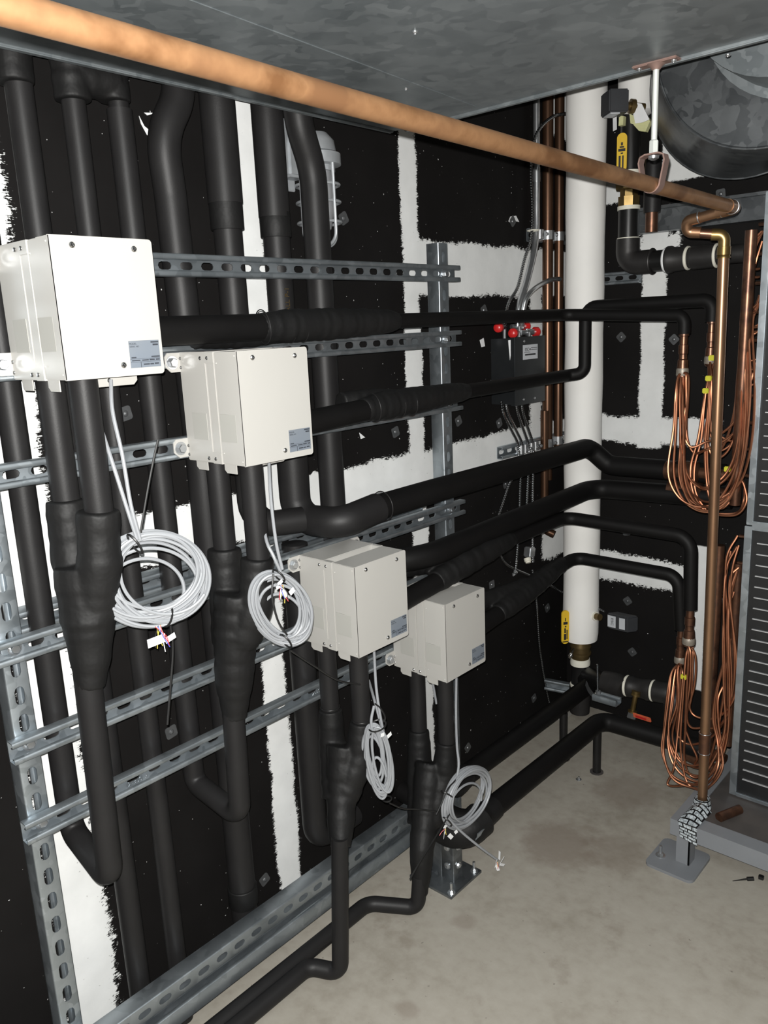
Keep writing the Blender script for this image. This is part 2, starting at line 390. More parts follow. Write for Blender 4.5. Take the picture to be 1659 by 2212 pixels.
def strut(bm, O, ex, ew, ed, L, depth=0.021, slots=True, pitch=0.0508, first=None, hx=0.0078, hr=0.0077):
    """slotted channel: O = middle of the web's start, ex = run, ew = width, ed = from the web towards the open side"""
    O = V(O); ex = V(ex); ew = V(ew); ed = V(ed); h = 0.0206; hw = 0.0186
    c = pitch / 2 if first is None else first; cells = []
    while c + 0.02 < L: cells.append(c); c += pitch
    xs = [0.0]
    cache = {}
    def vt(x, yy, dd):
        k = (round(x, 5), round(yy, 5), round(dd, 5))
        if k not in cache: cache[k] = bm.verts.new(O + ex * x + ew * yy + ed * dd)
        return cache[k]
    if not slots: cells = []
    pos = 0.0
    for c in cells:
        a, b_ = c - pitch / 2, c + pitch / 2
        if a < pos: a = pos
        if a > pos + 1e-5:
            bm.faces.new((vt(pos, -hw, 0), vt(a, -hw, 0), vt(a, 0, 0), vt(a, hw, 0), vt(pos, hw, 0), vt(pos, 0, 0))); xs += [a]
        b_ = min(b_, L)
        H = []; Q = []
        for s, edge in ((1, b_), (-1, a)):
            for k in range(5):
                th = (-PI / 2 + PI * k / 4) if s > 0 else (PI / 2 + PI * k / 4)
                H.append((c + s * hx + hr * math.cos(th), hr * math.sin(th)))
            Q += [(c + hx, -hw), (edge, -hw), (edge, 0), (edge, hw), (c + hx, hw)] if s > 0 else [(c - hx, hw), (edge, hw), (edge, 0), (edge, -hw), (c - hx, -hw)]
        Hv = [vt(x, yy, 0) for x, yy in H]; Qv = [vt(x, yy, 0) for x, yy in Q]
        for i in range(10):
            j = (i + 1) % 10; bm.faces.new((Qv[i], Qv[j], Hv[j], Hv[i]))
        xs += [c - hx, c + hx, b_]; pos = b_
    if pos < L - 1e-5:
        bm.faces.new((vt(pos, -hw, 0), vt(L, -hw, 0), vt(L, hw, 0), vt(pos, hw, 0)) if pos == 0 else (vt(pos, -hw, 0), vt(L, -hw, 0), vt(L, hw, 0), vt(pos, hw, 0), vt(pos, 0, 0))); xs.append(L)
    xs = sorted(set(round(x, 6) for x in xs))
    for s in (-1, 1):
        prof = [(s * hw, 0), (s * (h - 0.0012), 0.0003), (s * (h - 0.0003), 0.0012), (s * h, 0.003), (s * h, depth - 0.001), (s * (h - 0.001), depth), (s * (h - 0.008), depth), (s * (h - 0.0093), depth - 0.0015), (s * (h - 0.0095), depth - 0.007)]
        for (y0, d0), (y1, d1) in zip(prof[:-1], prof[1:]):
            for x0, x1 in zip(xs[:-1], xs[1:]):
                bm.faces.new((vt(x0, y0, d0), vt(x1, y0, d0), vt(x1, y1, d1), vt(x0, y1, d1)))
    return bm
def solid(o, th=0.0022):
    md = o.modifiers.new('thickness', 'SOLIDIFY'); md.thickness = th; md.offset = 0; return o

# ================================================================ the room
XW, YB = -0.10, 2.80
bm = BM(); box(bm, -0.3, 3.4, -2.2, 3.0, -0.12, 0.0); struct('floor', bm, floor_mat())
L_RECTS = [  # along Y, Z
    (0.60, 0.712, -0.1, 2.6, 1.15), (1.235, 1.318, 1.1, 2.6, 0.5), (1.205, 1.285, -0.1, 1.3, 0.6), (1.832, 1.908, -0.1, 2.6, 0.6),
    (0.2, 2.81, 1.075, 1.195, 0.8), (1.87, 2.81, 1.655, 1.815, 0.7), (2.515, 2.60, 1.05, 1.72, 1.0), (2.60, 2.81, 0.66, 0.80, 1.0), (2.62, 2.81, 2.20, 2.35, 0.8)]
wl = struct('wall_left', box(BM(), XW - 0.1, XW, -2.2, 2.95, 0, 2.7), wall_mat('painted_board_left', 'Y', L_RECTS))
B_RECTS = [  # along X, Z
    (0.185, 0.273, 1.1, 1.93, 0.5), (-0.200, 0.486, 1.114, 1.212, 0.8),
    (-0.1, 0.513, 0.566, 0.675, 1.0), (0.013, 0.275, 1.70, 1.662, 0.6),
    (0.418, 0.458, 0.2, 0.756, 0.1), (0.177, 0.304, 1.777, 1.832, 1.2),
    (0.016, 0.104, 1.963, 2.048, 0.7), (0.245, 0.386, 2.006, 2.4, 0.3)]
wb = struct('wall_back', box(BM(), -0.3, 3.4, YB, YB + 0.1, 0, 2.7), wall_mat('painted_board_back', 'X', B_RECTS))
dark = simple('dark_painted_wall', (0.05, 0.05, 0.05), (0.035, 0.035, 0.035), 0.7)
struct('wall_right', box(BM(), 3.3, 3.4, -2.2, 3.0, 0, 2.7), dark)
struct('wall_front', box(BM(), -0.3, 3.4, -2.2, -2.1, 0, 2.7), dark)
struct('ceiling', box(BM(), -0.3, 3.4, -2.2, 3.0, 2.6, 2.7), dark)
# low concrete kerb in the far corner
kb = BM(); box(kb, XW, -0.015, 2.62, YB, 0, 0.045, 0.004); struct('trim_1', kb, simple('kerb_concrete', (0.36, 0.35, 0.33), (0.3, 0.29, 0.27), 0.7))
# steel beam along the back wall above the fittings
bb = BM(); box(bb, 0.14, 1.9, YB - 0.06, YB, 1.845, 1.915, 0.003); box(bb, 0.14, 1.9, YB - 0.075, YB, 1.915, 1.925)
bo = struct('trim_2', bb, 'sheet')

# square insulation washers pinned to the walls
wbm = BM(); prism(wbm, [(0, x, y) for x, y in rounded(0.030, 0.030, 0.006)], (0.002, 0, 0)); tube2(wbm, V(0.001, 0, 0), V(1, 0, 0), [(0, 0.0075), (0.0035, 0.005), (0.005, 0.001)], 12)
bmesh.ops.recalc_face_normals(wbm, faces=wbm.faces)
wme = bpy.data.meshes.new('insulation_washer'); wbm.to_mesh(wme); wbm.free(); wme.materials.append(M['washer'])
def washer(p, rot, wall):
    o = bpy.data.objects.new('insulation_washer', wme); COL.objects.link(o); o.parent = wall
    if wall is wl: o.location = (XW, p[1], p[2]); o.rotation_euler = (rot, 0, 0)
    else: o.matrix_local = Matrix.Translation((p[0], YB, p[2])) @ Matrix.Rotation(-PI / 2, 4, 'Z') @ Matrix.Rotation(rot, 4, 'X')
for p, r in (((-0.100, 0.901, 1.416), 0.2), ((-0.100, 0.924, 0.662), 0.15), ((-0.100, 1.155, 0.121), 0.4), ((-0.100, 1.599, 1.855), 0.5), ((-0.100, 2.082, 1.265), 0.4), ((-0.100, 2.316, 1.231), 0.4), ((-0.100, 1.771, 1.268), 0.3),
             ((-0.100, 2.538, 0.111), 0.3), ((-0.100, 2.092, 0.095), 0.5), ((-0.100, 2.640, 0.459), 0.4), ((-0.100, 2.257, 0.661), 0.1), ((-0.100, 2.410, 1.898), 0.7), ((-0.100, 2.352, 1.011), 0.3), ((-0.100, 2.235, 1.611), 0.5)):
    washer(p, r, wl)
for p, r in (((0.161, 2.800, 0.494), 0.7), ((0.186, 2.800, 0.288), 0.75), ((0.149, 2.800, 0.771), 0.2), ((0.111, 2.800, 1.498), 0.75), ((0.307, 2.800, 1.485), 0.75), ((0.385, 2.800, 0.743), 0.8), ((0.444, 2.780, 1.944), 0.1)):
    washer(p, r, wb)
# torn paint flakes on the black board
def flake(pts, wall, nm='torn_paint'):
    b_ = BM(); d = (0.0015, 0, 0) if wall is wl else (0, -0.0015, 0)
    prism(b_, pts, d); o = mesh_obj(nm, b_, M['paper'], (0, 0, 0), False); o.parent = wall
flake([(-0.100, 1.011, 2.017), (-0.100, 1.014, 2.002), (-0.100, 1.026, 1.982), (-0.100, 1.037, 1.981), (-0.100, 1.035, 1.991), (-0.100, 1.021, 1.999)], wl)
flake([(-0.100, 1.024, 2.025), (-0.100, 1.031, 2.021), (-0.100, 1.054, 2.029)], wl)
flake([(-0.100, 2.209, 1.516), (-0.100, 2.218, 1.493), (-0.100, 2.237, 1.495), (-0.100, 2.230, 1.522)], wl)
flake([(-0.100, 1.617, 1.285), (-0.100, 1.622, 1.267), (-0.100, 1.639, 1.269)], wl)
flake([(0.388, 2.800, 0.372), (0.408, 2.800, 0.386), (0.414, 2.800, 0.374), (0.398, 2.800, 0.362)], wb)

flake([(0.029, 2.800, 1.340), (0.035, 2.800, 1.340), (0.040, 2.800, 1.261), (0.034, 2.800, 1.261)], wb, 'paint_drip')
flake([(-0.100, 2.385, 1.896), (-0.100, 2.397, 1.912), (-0.100, 2.431, 1.917), (-0.100, 2.450, 1.898), (-0.100, 2.428, 1.899), (-0.100, 2.408, 1.890)], wl)
# ================================================================ overhead sheet metal duct
ZD = 2.04; XD0, YD1 = 0.068, 1.625
t = thing('air_duct', 'large grey galvanised rectangular air duct overhead, its flat underside filling the top', 'duct', (1.4, 0.2, ZD))
b_ = BM(); box(b_, XD0, 2.6, -1.6, YD1, ZD, ZD + 0.38, 0.004); part('duct_body', b_, 'duct', t)
b_ = BM(); box(b_, XD0 - 0.012, XD0 + 0.002, -1.6, YD1 - 0.006, ZD - 0.004, ZD + 0.03, 0.002); part('edge_flange', b_, 'duct', t)
b_ = BM(); box(b_, XD0 + 0.03, 2.6, YD1 - 0.002, YD1 + 0.012, ZD - 0.006, ZD + 0.03, 0.002); part('edge_flange', b_, 'duct', t)
b_ = BM(); prism(b_, [(0.30, YD1 - .03, ZD), (0.335, YD1 - .03, ZD), (0.62, -1.5, ZD), (0.55, -1.5, ZD)], (0, 0, -0.0015)); part('seam', b_, 'duct', t)
for p in ((0.540, 1.132, 2.040), (0.325, 1.363, 2.040), (0.886, 1.632, 2.040), (0.912, 1.634, 2.040), (0.850, 1.678, 2.040)):
    part('screw', screw(BM(), p, (0, 0, -1), 0.005), 'zinc', t)

# round drum behind the duct
t = thing('round_duct_drum', 'round dark sheet metal drum with rolled rims behind the duct, above the coil', 'duct', (0.585, 2.3, 1.937))
cr = V(0.62, 2.5, 2.227); c = V(0.80, 2.1, 2.215); dr = V(0.05, -1, 0).normalized()
tube(b_ := BM(), [cr, c], [0.288, 0.275], 64)
b_.free(); b_ = BM(); rows = []
for p, r in ((cr, 0.282), (cr + V(0, -0.004, 0), 0.288), (c + V(0, 0.004, 0), 0.277), (c, 0.272)):
    rows.append([b_.verts.new(p + V(math.cos(2 * PI * k / 64) * r, 0, math.sin(2 * PI * k / 64) * r)) for k in range(64)])
for A, B in zip(rows[:-1], rows[1:]):
    for k in range(64): b_.faces.new((A[k], A[(k + 1) % 64], B[(k + 1) % 64], B[k]))
b_.faces.new(rows[0]); b_.faces.new(rows[-1]); part('drum_body', b_, 'sheet', t)
part('rolled_rim', ring(BM(), c, (0, 1, 0), 0.276, 0.0035, 64), 'sheet', t); part('rolled_rim', ring(BM(), cr, (0, 1, 0), 0.289, 0.0035, 64), 'sheet', t)
q = V(0.876, 2.098, 2.262)
lathe(b_ := BM(), q, (0, -1, 0), [(0.0, 0.235), (0.012, 0.235), (0.013, 0.215), (0.16, 0.215)], 48); part('duct_spigot', b_, 'duct', t, 'lighter spangled round duct joining the drum')

# second curved sheet seen below the drum
lathe(b_ := BM(), V(1.03, 2.512, 2.245), (0, 1, 0), [(0, 0.330), (0.004, 0.335), (0.18, 0.335), (0.184, 0.330)], 56)
ring(b_, (1.03, 2.52, 2.245), (0, 1, 0), 0.336, 0.004, 64)
solo('round_duct', b_, 'sheet', 'dark round duct low at the upper right, half hidden behind the rimmed drum', 'duct', (1.03, 2.6, 1.91))

# ================================================================ galvanised slotted channels
def rail(label, O, ex, ew, ed, L, depth=0.021, slots=True, bolts=(), first=None, group=None, pitch=0.0508, hx=0.0078, hr=0.0077):
    t = thing('strut_channel', label, 'channel', V(O))
    o = part('channel', strut(BM(), O, ex, ew, ed, L, depth, slots, pitch, first, hx, hr), 'strut', t, angle=50); solid(o)
    for p, d in bolts: part('bolt', bolt(BM(), p, d), 'zinc', t)
    return t
Y0, Y1 = 0.20, 1.888
XR = 0.0425
def rbolts(z): return [((XR + 0.0015, 0.545, z), (1, 0, 0)), ((XR + 0.0015, 1.842, z), (1, 0, 0))]
for z, lab in ((1.708, 'topmost horizontal slotted galvanised channel, behind the nearest white box'), (1.531, 'second horizontal slotted channel from the top, level with the top of the second white box'),
               (1.349, 'third horizontal slotted channel from the top, carrying the foot of the second white box'), (1.0375, 'fourth horizontal slotted channel, carrying the top of the third white box'),
               (0.849, 'fifth horizontal slotted channel, carrying the foot of the third white box'), (0.685, 'lowest of the horizontal slotted channels with bolted ends, stamped with digits')):
    ya = 0.20 if z > 0.9 else 0.507
    bs = rbolts(z) if z < 1.2 or z > 1.3 else rbolts(z)
    t = rail(lab, (XR, ya, z), (0, 1, 0), (0, 0, 1), (1, 0, 0), Y1 - ya, bolts=bs, first=0.03)
    if z < 0.7:
        for yy in (0.750, 1.271):
            text('stamped_number', '20350  3', 0.013, (XR + 0.0012, yy, z - 0.0115), (0, 1, 0), (0, 0, 1), 'zinc', t)
rail('upright slotted galvanised post at the left edge', (0.040, 0.543, 0.0), (0, 0, 1), (0, 1, 0), (-1, 0, 0), 1.95, 0.0413, bolts=[], pitch=0.054, hx=0.0092, hr=0.0088)
rail('upright slotted galvanised post at the right end of the channels', (0.040, 1.842, 0.0), (0, 0, 1), (0, -1, 0), (-1, 0, 0), 1.79, 0.0413, bolts=[])
for yy in (1.842,):
    for zz in (1.531, 0.685):
        b_ = BM(); box(b_, XW, 0.0, yy - 0.02, yy + 0.02, zz - 0.012, zz + 0.012, 0.002)
        solo('standoff_bracket', b_, 'strut', 'small steel bracket tying the %s post %s to the wall' % ('left' if yy < 1 else 'right', 'high' if zz > 1 else 'low'), 'bracket', (XW, yy, zz))
rail('short channel behind the fourth one, running back to the wall', (-0.055, 0.58, 1.058), (0, 1, 0), (0, 0, 1), (1, 0, 0), 1.2, 0.0413, first=0.04)
rail('bottom channel with its slotted web facing out, just above the lipped one', (0.0826, 0.20, 0.17), (0, 1, 0), (0, 0, 1), (-1, 0, 0), 1.55, 0.0413, first=0.02)
rail('lowest lipped channel, lying open side up nearest the floor', (0.0642, 0.20, 0.082), (0, 1, 0), (1, 0, 0), (0, 0, 1), 1.50, 0.0413, pitch=0.10, first=0.06, hx=0.030)

# ================================================================ four white valve boxes
def valve_box(y0, zt, label):
    w_, h_ = 0.175, 0.217; y1 = y0 + w_; zb = zt - h_; xr, xf = 0.0625, 0.25
    t = thing('valve_box', label, 'box', (xr, (y0 + y1) / 2, zb), 'white valve boxes on the channels')
    e = 0.0015
    b_ = BM(); box(b_, xr + 0.002, 0.150, y0, y1, zb, zt, e); part('case', b_, 'enamel', t)
    b_ = BM(); box(b_, 0.151, 0.177, y0 + 0.0006, y1 - 0.0006, zb + 0.002, zt - 0.012, e)
    box(b_, 0.149, 0.178, y0 - 0.001, y0 + 0.012, zt - 0.022, zt - 0.0005, 0.0008); box(b_, 0.149, 0.178, y0 - 0.001, y0 + 0.012, zb - 0.0008, zb + 0.022, 0.0008)
    box(b_, 0.149, 0.178, y1 - 0.012, y1 + 0.001, zt - 0.022, zt - 0.0005, 0.0008); part('joining_band', b_, 'enamel', t)
    b_ = BM(); box(b_, 0.178, xf - 0.003, y0 + 0.0008, y1 - 0.0008, zb + 0.001, zt - 0.001, e); part('case', b_, 'enamel', t)
    # front cover: folded sheet with rounded right corners
    pts = [(xf - 0.0025, y0 - 0.001, zb), (xf - 0.0025, y1 - 0.006, zb)]
    pts += [(xf - 0.0025, y1 - 0.005 + 0.006 * math.sin(a), zb + 0.006 - 0.006 * math.cos(a)) for a in (0.3, 0.8, 1.3)]
    pts += [(xf - 0.0025, y1 + 0.001, zb + 0.008), (xf - 0.0025, y1 + 0.001, zt - 0.008)]
    pts += [(xf - 0.0025, y1 - 0.005 + 0.006 * math.cos(a), zt - 0.006 + 0.006 * math.sin(a)) for a in (0.3, 0.8, 1.3)]
    pts += [(xf - 0.0025, y1 - 0.006, zt), (xf - 0.0025, y0 - 0.001, zt)]
    prism(b_ := BM(), pts, (0.0025, 0, 0)); box(b_, 0.212, xf, y0 - 0.0012, y0 + 0.0006, zb + 0.001, zt - 0.001); cv = part('cover', b_, 'enamel', t)
    for yy, zz in ((y0 + 0.036, zt - 0.014), (y1 - 0.033, zt - 0.016), (y1 - 0.075, zb + 0.018)): part('screw', screw(BM(), (xf, yy, zz), (1, 0, 0), 0.005), 'chrome', cv)
    for xx in (0.137, 0.159):
        for zz in (zt - 0.012, zb + 0.009): part('screw', screw(BM(), (xx, y0 - 0.0008, zz), (0, -1, 0), 0.0037), 'chrome', t)
    for zz in (zt - 0.012, zt - 0.03, zb + 0.03, zb + 0.012): part('screw', screw(BM(), (0.0685, y0, zz), (0, -1, 0), 0.0034), 'chrome', t)
    for yy in (y0 + 0.04, y1 - 0.07): part('screw', screw(BM(), (0.179, yy, zt - 0.0135), (-0.3, 0, 1), 0.003), 'chrome', t)
    for xx, zz in ((0.243, zt - 0.009), (0.243, zb + 0.009), (0.187, zt - 0.022), (0.187, zb + 0.022)):
        part('rivet', screw(BM(), (xx, y0 - 0.001, zz), (0, -1, 0), 0.0018), 'enamel', t)
    # old sticker patches on the left side
    for xa, xb in ((0.092, 0.140), (0.183, 0.232)):
        b_ = BM(); box(b_, xa, xb, y0 - 0.0014 if xa > 0.15 else y0 - 0.0008, y0 + 0.001, zb + 0.045, zb + 0.098); part('sticker_patch', b_, 'film', t, 'dull square where a sticker covers the enamel')
    # rating plate with its print
    ya, yb, za, zc = y1 - 0.062, y1 - 0.005, zb + 0.012, zb + 0.056
    b_ = BM(); box(b_, xf, xf + 0.0006, ya, yb, za, zc); pl = part('rating_plate', b_, 'plate', t, 'grey printed rating plate', smooth=False)
    pw, ph = yb - ya, zc - za; xp = xf + 0.0008
    text('printing', 'MODEL', 0.0042, (xp, ya + 0.0075, zc - 0.005), (0, 1, 0), (0, 0, 1), 'ink', pl, 0.0001)
    text('printing', 'SERIAL NO', 0.0036, (xp, ya + 0.010, zc - 0.0095), (0, 1, 0), (0, 0, 1), 'ink', pl, 0.0001)
    b_ = BM()
    for (u0, u1, v0, v1) in ((0.72, 0.98, 0.90, 0.955), (0.78, 0.96, 0.80, 0.86), (0.0, 1.0, 0.325, 0.335), (0.0, 1.0, 0.205, 0.215), (0.33, 0.345, 0.0, 0.21), (0.04, 0.2, 0.36, 0.40), (0.70, 0.98, 0.36, 0.41),
                             (0.05, 0.32, 0.25, 0.29), (0.38, 0.60, 0.25, 0.29), (0.63, 0.80, 0.25, 0.30), (0.84, 0.97, 0.25, 0.30), (0.42, 0.62, 0.09, 0.14), (0.64, 0.76, 0.09, 0.14), (0.79, 0.93, 0.10, 0.15)):
        box(b_, xp, xp + 0.0002, ya + u0 * pw, ya + u1 * pw, za + v0 * ph, za + v1 * ph)
    part('printing', b_, 'ink', pl, smooth=False)
    # bracket ears with bolts, foot tabs
    for yy, sgn in ((y0, -1), (y1, 1)):
        for zz in (zt - 0.0195, zb + 0.0265):
            if sgn > 0 and zz < zt - 0.05: continue
            b_ = BM(); ypts = [(yy + sgn * a, zz + b2) for a, b2 in ((-0.004, -0.019), (0.022, -0.019), (0.034, -0.008), (0.034, 0.012), (0.028, 0.019), (-0.004, 0.019))]
            prism(b_, [(xr + 0.0015, a, b2) for a, b2 in ypts], (0.003, 0, 0)); ear = part('mounting_ear', b_, 'enamel', t, smooth=False)
            part('bolt', bolt(BM(), (xr + 0.0045, yy + sgn * 0.019, zz), (1, 0, 0), 0.0095, 0.008, 0.0135), 'zinc', ear)
    for xa, xb, yy in ((0.085, 0.122, y0 + 0.004), (0.178, 0.215, y0 + 0.004)):
        prism(b_ := BM(), [(xa, yy, zb + 0.003), (xb, yy, zb + 0.003), (xb, yy, zb - 0.018), (xa + 0.007, yy, zb - 0.018), (xa, yy, zb - 0.012)], (0, 0.002, 0)); part('foot_tab', b_, 'enamel', t, smooth=False)
    prism(b_ := BM(), [(0.17, y0 + 0.075, zb + 0.003), (0.17, y1 - 0.006, zb + 0.003), (0.17, y1 - 0.006, zb - 0.012), (0.17, y1 - 0.013, zb - 0.019), (0.17, y0 + 0.075, zb - 0.019)], (0.002, 0, 0)); tb = part('foot_tab', b_, 'enamel', t, smooth=False)
    part('screw', screw(BM(), (0.172, y0 + 0.115, zb - 0.009), (1, 0, 0), 0.004), 'chrome', tb)
    return t
valve_box(0.606, 1.728, 'nearest white enamelled steel valve box, highest on the wall at far left')
valve_box(0.938, 1.540, 'white enamelled valve box second from the left, below a thick black pipe')
valve_box(1.215, 1.052, 'white enamelled valve box in the middle, third from the left, its top face visible')
valve_box(1.538, 0.8685, 'lowest and farthest white enamelled valve box, right of the other three')

# ================================================================ black insulated pipework on the wall
def lumpy(bm, pts, rs, n=20, step=0.012, amp=0.05, seed=1):
    if len(rs) != len(pts): rs = [rs[min(len(rs) - 1, round(k * (len(rs) - 1) / (len(pts) - 1)))] for k in range(len(pts))]
    rnd = random.Random(seed); P_ = [V(p) for p in pts]
    # arc-length interpolation of the radii
    Ls = [0.0]
    for a, b_ in zip(P_[:-1], P_[1:]): Ls.append(Ls[-1] + (b_ - a).length)
    q = []; r = []; s = 0.0
    while s < Ls[-1]:
        i = max(k for k in range(len(Ls)) if Ls[k] <= s + 1e-9); i = min(i, len(P_) - 2)
        f = (s - Ls[i]) / max(Ls[i + 1] - Ls[i], 1e-9); q.append(P_[i].lerp(P_[i + 1], f)); r.append((rs[i] * (1 - f) + rs[i + 1] * f) * (1 + rnd.uniform(-amp, amp))); s += step
    q.append(P_[-1]); r.append(rs[-1])
    return tube(bm, q, r, n)
def wrap(name, branches, parent, voxel=0.0035, label=None, seed=1):
    bm = BM()
    for k, (pts, rs) in enumerate(branches): lumpy(bm, pts, rs, seed=seed + k)
    o = part(name, bm, 'tape', parent, label, angle=180)
    md = o.modifiers.new('blend', 'REMESH'); md.mode = 'VOXEL'; md.voxel_size = voxel; md.use_smooth_shade = True
    md = o.modifiers.new('soften', 'SMOOTH'); md.iterations = 5; md.factor = 0.6
    return o
def pipe(name, pts, r, parent, mat='rubber', R=0.05, n=20, label=None):
    return part(name, tube(BM(), fillet(pts, R), r, n), mat, parent, label, angle=50)
def collar(p, d, r, L, parent, mat='tape', name='tape_collar'):
    lathe(b_ := BM(), V(p) - V(d) * L / 2, d, [(0, r * 0.97), (0.002, r), (L - 0.002, r), (L, r * 0.96)], 28); return part(name, b_, mat, parent)

# --- vertical pipes behind the channels
def vpipe(label, Y, r, z0=0.0, z1=2.28):
    t = thing('insulated_pipe', label, 'pipe', (0, Y, z0), None)
    return t
ZT = 2.25
t = vpipe('black insulated pipe rising with a wide taped cuff at the far upper left', 0.715, 0.0235)
pipe('pipe', [(0, 0.715, 0), (0, 0.715, ZT)], 0.0235, t)
wrap('taped_cuff', [([(0, 0.708, 2.004), (0, 0.708, ZT)], [0.034, 0.036])], t, seed=3)
t = vpipe('pair of thin black insulated pipes joined under one taped saddle at upper left', 0.813, 0.02)
pipe('pipe', [(0, 0.813, 0), (0, 0.813, ZT)], 0.0215, t)
V3Y = 0.905
pipe('pipe', [(0, V3Y, 1.993), (0, V3Y, ZT)], 0.019, t)
zs = 1.993
wrap('taped_saddle', [([(0, 0.813, zs), (0, 0.813, ZT)], [0.033, 0.034]), ([(0, V3Y - 0.008, zs + 0.012), (0, V3Y - 0.008, ZT)], [0.03, 0.031]), ([(0, 0.82, zs + 0.045), (0, 0.895, zs + 0.045)], [0.034, 0.034])], t, seed=9)
t = vpipe('thick black insulated pipe kinked near the top, fourth along the wall', 1.012, 0.034)
pipe('pipe', [(0.012, 1.045, ZT), (0.012, 1.035, 2.033), (0.012, 0.985, 1.956), (0, 1.0, 1.851), (0, 1.012, 1.3), (0, 1.012, 0.148)], 0.0325, t, R=0.12)
collar((0, 1.012, 0.214), (0, 0, 1), 0.0365, 0.05, t)
t = vpipe('thick black insulated pipe left of the white joint, stepping down at a dark cuff', 1.137, 0.038)
pipe('pipe', [(0, 1.137, ZT), (0, 1.137, 1.843)], 0.0375, t)
pipe('pipe', [(0, 1.137, 1.843), (0, 1.137, 1.13), (0.05, 1.25, 1.13)], 0.031, t, R=0.06)
collar((0, 1.137, 1.819), (0, 0, 1), 0.036, 0.06, t)
t = vpipe('thick black insulated pipe right of the white joint with dark cuff and elbow below', 1.274, 0.036)
pipe('pipe', [(0, 1.272, ZT), (0, 1.272, 1.824)], 0.0355, t)
pipe('pipe', [(0, 1.274, 1.824), (0, 1.274, 1.30)], 0.031, t)
collar((0, 1.273, 1.808), (0, 0, 1), 0.0352, 0.056, t)
text('pipe_print', '1/2 WALL P-1', 0.017, (0.030, 1.268, 1.62), (0, 0, 1), (0, -1, 0), 'bronze', t, 0.0012)
pipe('elbow', [(0, 1.274, 1.31), (0.0, 1.274, 1.12), (0.13, 1.30, 1.12), (0.14, 1.42, 1.135)], 0.038, t, R=0.055)
t = vpipe('black insulated pipe that bends across the caged lamp at the top', 1.40, 0.032)
pipe('pipe', [(0.018, 1.345, ZT), (0.015, 1.35, 2.032), (0.0, 1.402, 1.937), (0, 1.402, 0.93)], 0.0325, t, R=0.16)
t = vpipe('black insulated pipe dropping behind the third box to a round end above the floor', 1.275, 0.03)
pipe('pipe', [(0, 1.262, 1.06), (0, 1.262, 0.229), (-0.01, 1.42, 0.229 - .01)], 0.0325, t, R=0.05)

# --- piping below each box: two stubs, a taped wye and a riser
t = thing('insulated_pipe_run', 'black pipe run under the nearest white box, taped wye and hairpin bend at left', 'pipe', (0.17, 0.61, 0.60))
pipe('return_pipe', [(0, 0.622, ZT), (0, 0.618, 0.61), (0.17, 0.604, 0.585), (0.17, 0.612, 0.99)], 0.0235, t, R=0.03)
for x, yy in ((0.112, 0.645), (0.205, 0.655)): pipe('stub_pipe', [(x, yy, 1.515), (x, yy, 1.25)], 0.0238, t)
wrap('taped_wye', [([(0.115, 0.643, 1.300), (0.12, 0.640, 1.20), (0.15, 0.632, 1.10)], [0.034, 0.038, 0.04]), ([(0.205, 0.653, 1.290), (0.20, 0.648, 1.20), (0.175, 0.636, 1.10)], [0.036, 0.038, 0.04]),
    ([(0.16, 0.637, 1.19), (0.168, 0.63, 1.10), (0.17, 0.622, 1.02), (0.17, 0.614, 0.972)], [0.05, 0.049, 0.034, 0.027])], t, seed=11)
t = thing('insulated_pipe_run', 'black pipe run under the second white box, taped wye and hairpin bend', 'pipe', (0.15, 0.92, 0.55))
pipe('return_pipe', [(0, V3Y, 1.993), (0, V3Y + 0.005, 0.575), (0.155, 0.917, 0.545), (0.15, 0.928, 0.80)], 0.0238, t, R=0.03)
for x, yy in ((0.115, 0.970), (0.205, 0.985)): pipe('stub_pipe', [(x, yy, 1.33), (x, yy, 1.08)], 0.0235, t)
wrap('taped_wye', [([(0.115, 0.968, 1.135), (0.118, 0.962, 1.03), (0.14, 0.945, 0.94)], [0.034, 0.038, 0.04]), ([(0.205, 0.982, 1.125), (0.202, 0.972, 1.03), (0.17, 0.95, 0.95)], [0.033, 0.037, 0.04]),
    ([(0.16, 0.958, 1.05), (0.157, 0.945, 0.95), (0.152, 0.936, 0.86), (0.15, 0.93, 0.775)], [0.047, 0.046, 0.040, 0.026])], t, seed=23)
t = thing('insulated_pipe_run', 'black pipe run under the middle white box, dropping to a bend on the floor', 'pipe', (0.225, 1.12, 0.03))
pipe('riser', [(0.155, 0.20, 0.043), (0.155, 1.075, 0.047), (0.225, 1.115, 0.040), (0.225, 1.142, 0.40)], 0.0205, t, R=[0, 0.04, 0.028, 0])
for x, yy in ((0.112, 1.243), (0.205, 1.257)): pipe('stub_pipe', [(x, yy, 0.845), (x, yy, 0.62)], 0.0228, t)
for x, yy, zz in ((0.112, 1.243, 0.662), (0.205, 1.257, 0.652)): part('tie_ring', ring(BM(), (x, yy, zz), (0, 0, 1), 0.0236, 0.0012, 24, 6), 'ziptie', t)
wrap('taped_wye', [([(0.112, 1.243, 0.655), (0.118, 1.236, 0.56), (0.17, 1.19, 0.46)], [0.030, 0.034, 0.036]), ([(0.205, 1.257, 0.645), (0.205, 1.245, 0.56), (0.19, 1.20, 0.47)], [0.030, 0.035, 0.038]),
    ([(0.165, 1.232, 0.58), (0.185, 1.195, 0.47), (0.21, 1.16, 0.40), (0.225, 1.143, 0.372)], [0.042, 0.036, 0.032, 0.024])], t, seed=31)
t = thing('insulated_pipe_run', 'black pipe run under the farthest white box, dropping to a bend on the floor', 'pipe', (0.225, 1.42, 0.03))
pipe('riser', [(0.1125, 0.20, 0.037), (0.1125, 1.335, 0.04), (0.225, 1.412, 0.034), (0.225, 1.427, 0.125)], 0.0205, t, R=[0, 0.05, 0.028, 0])
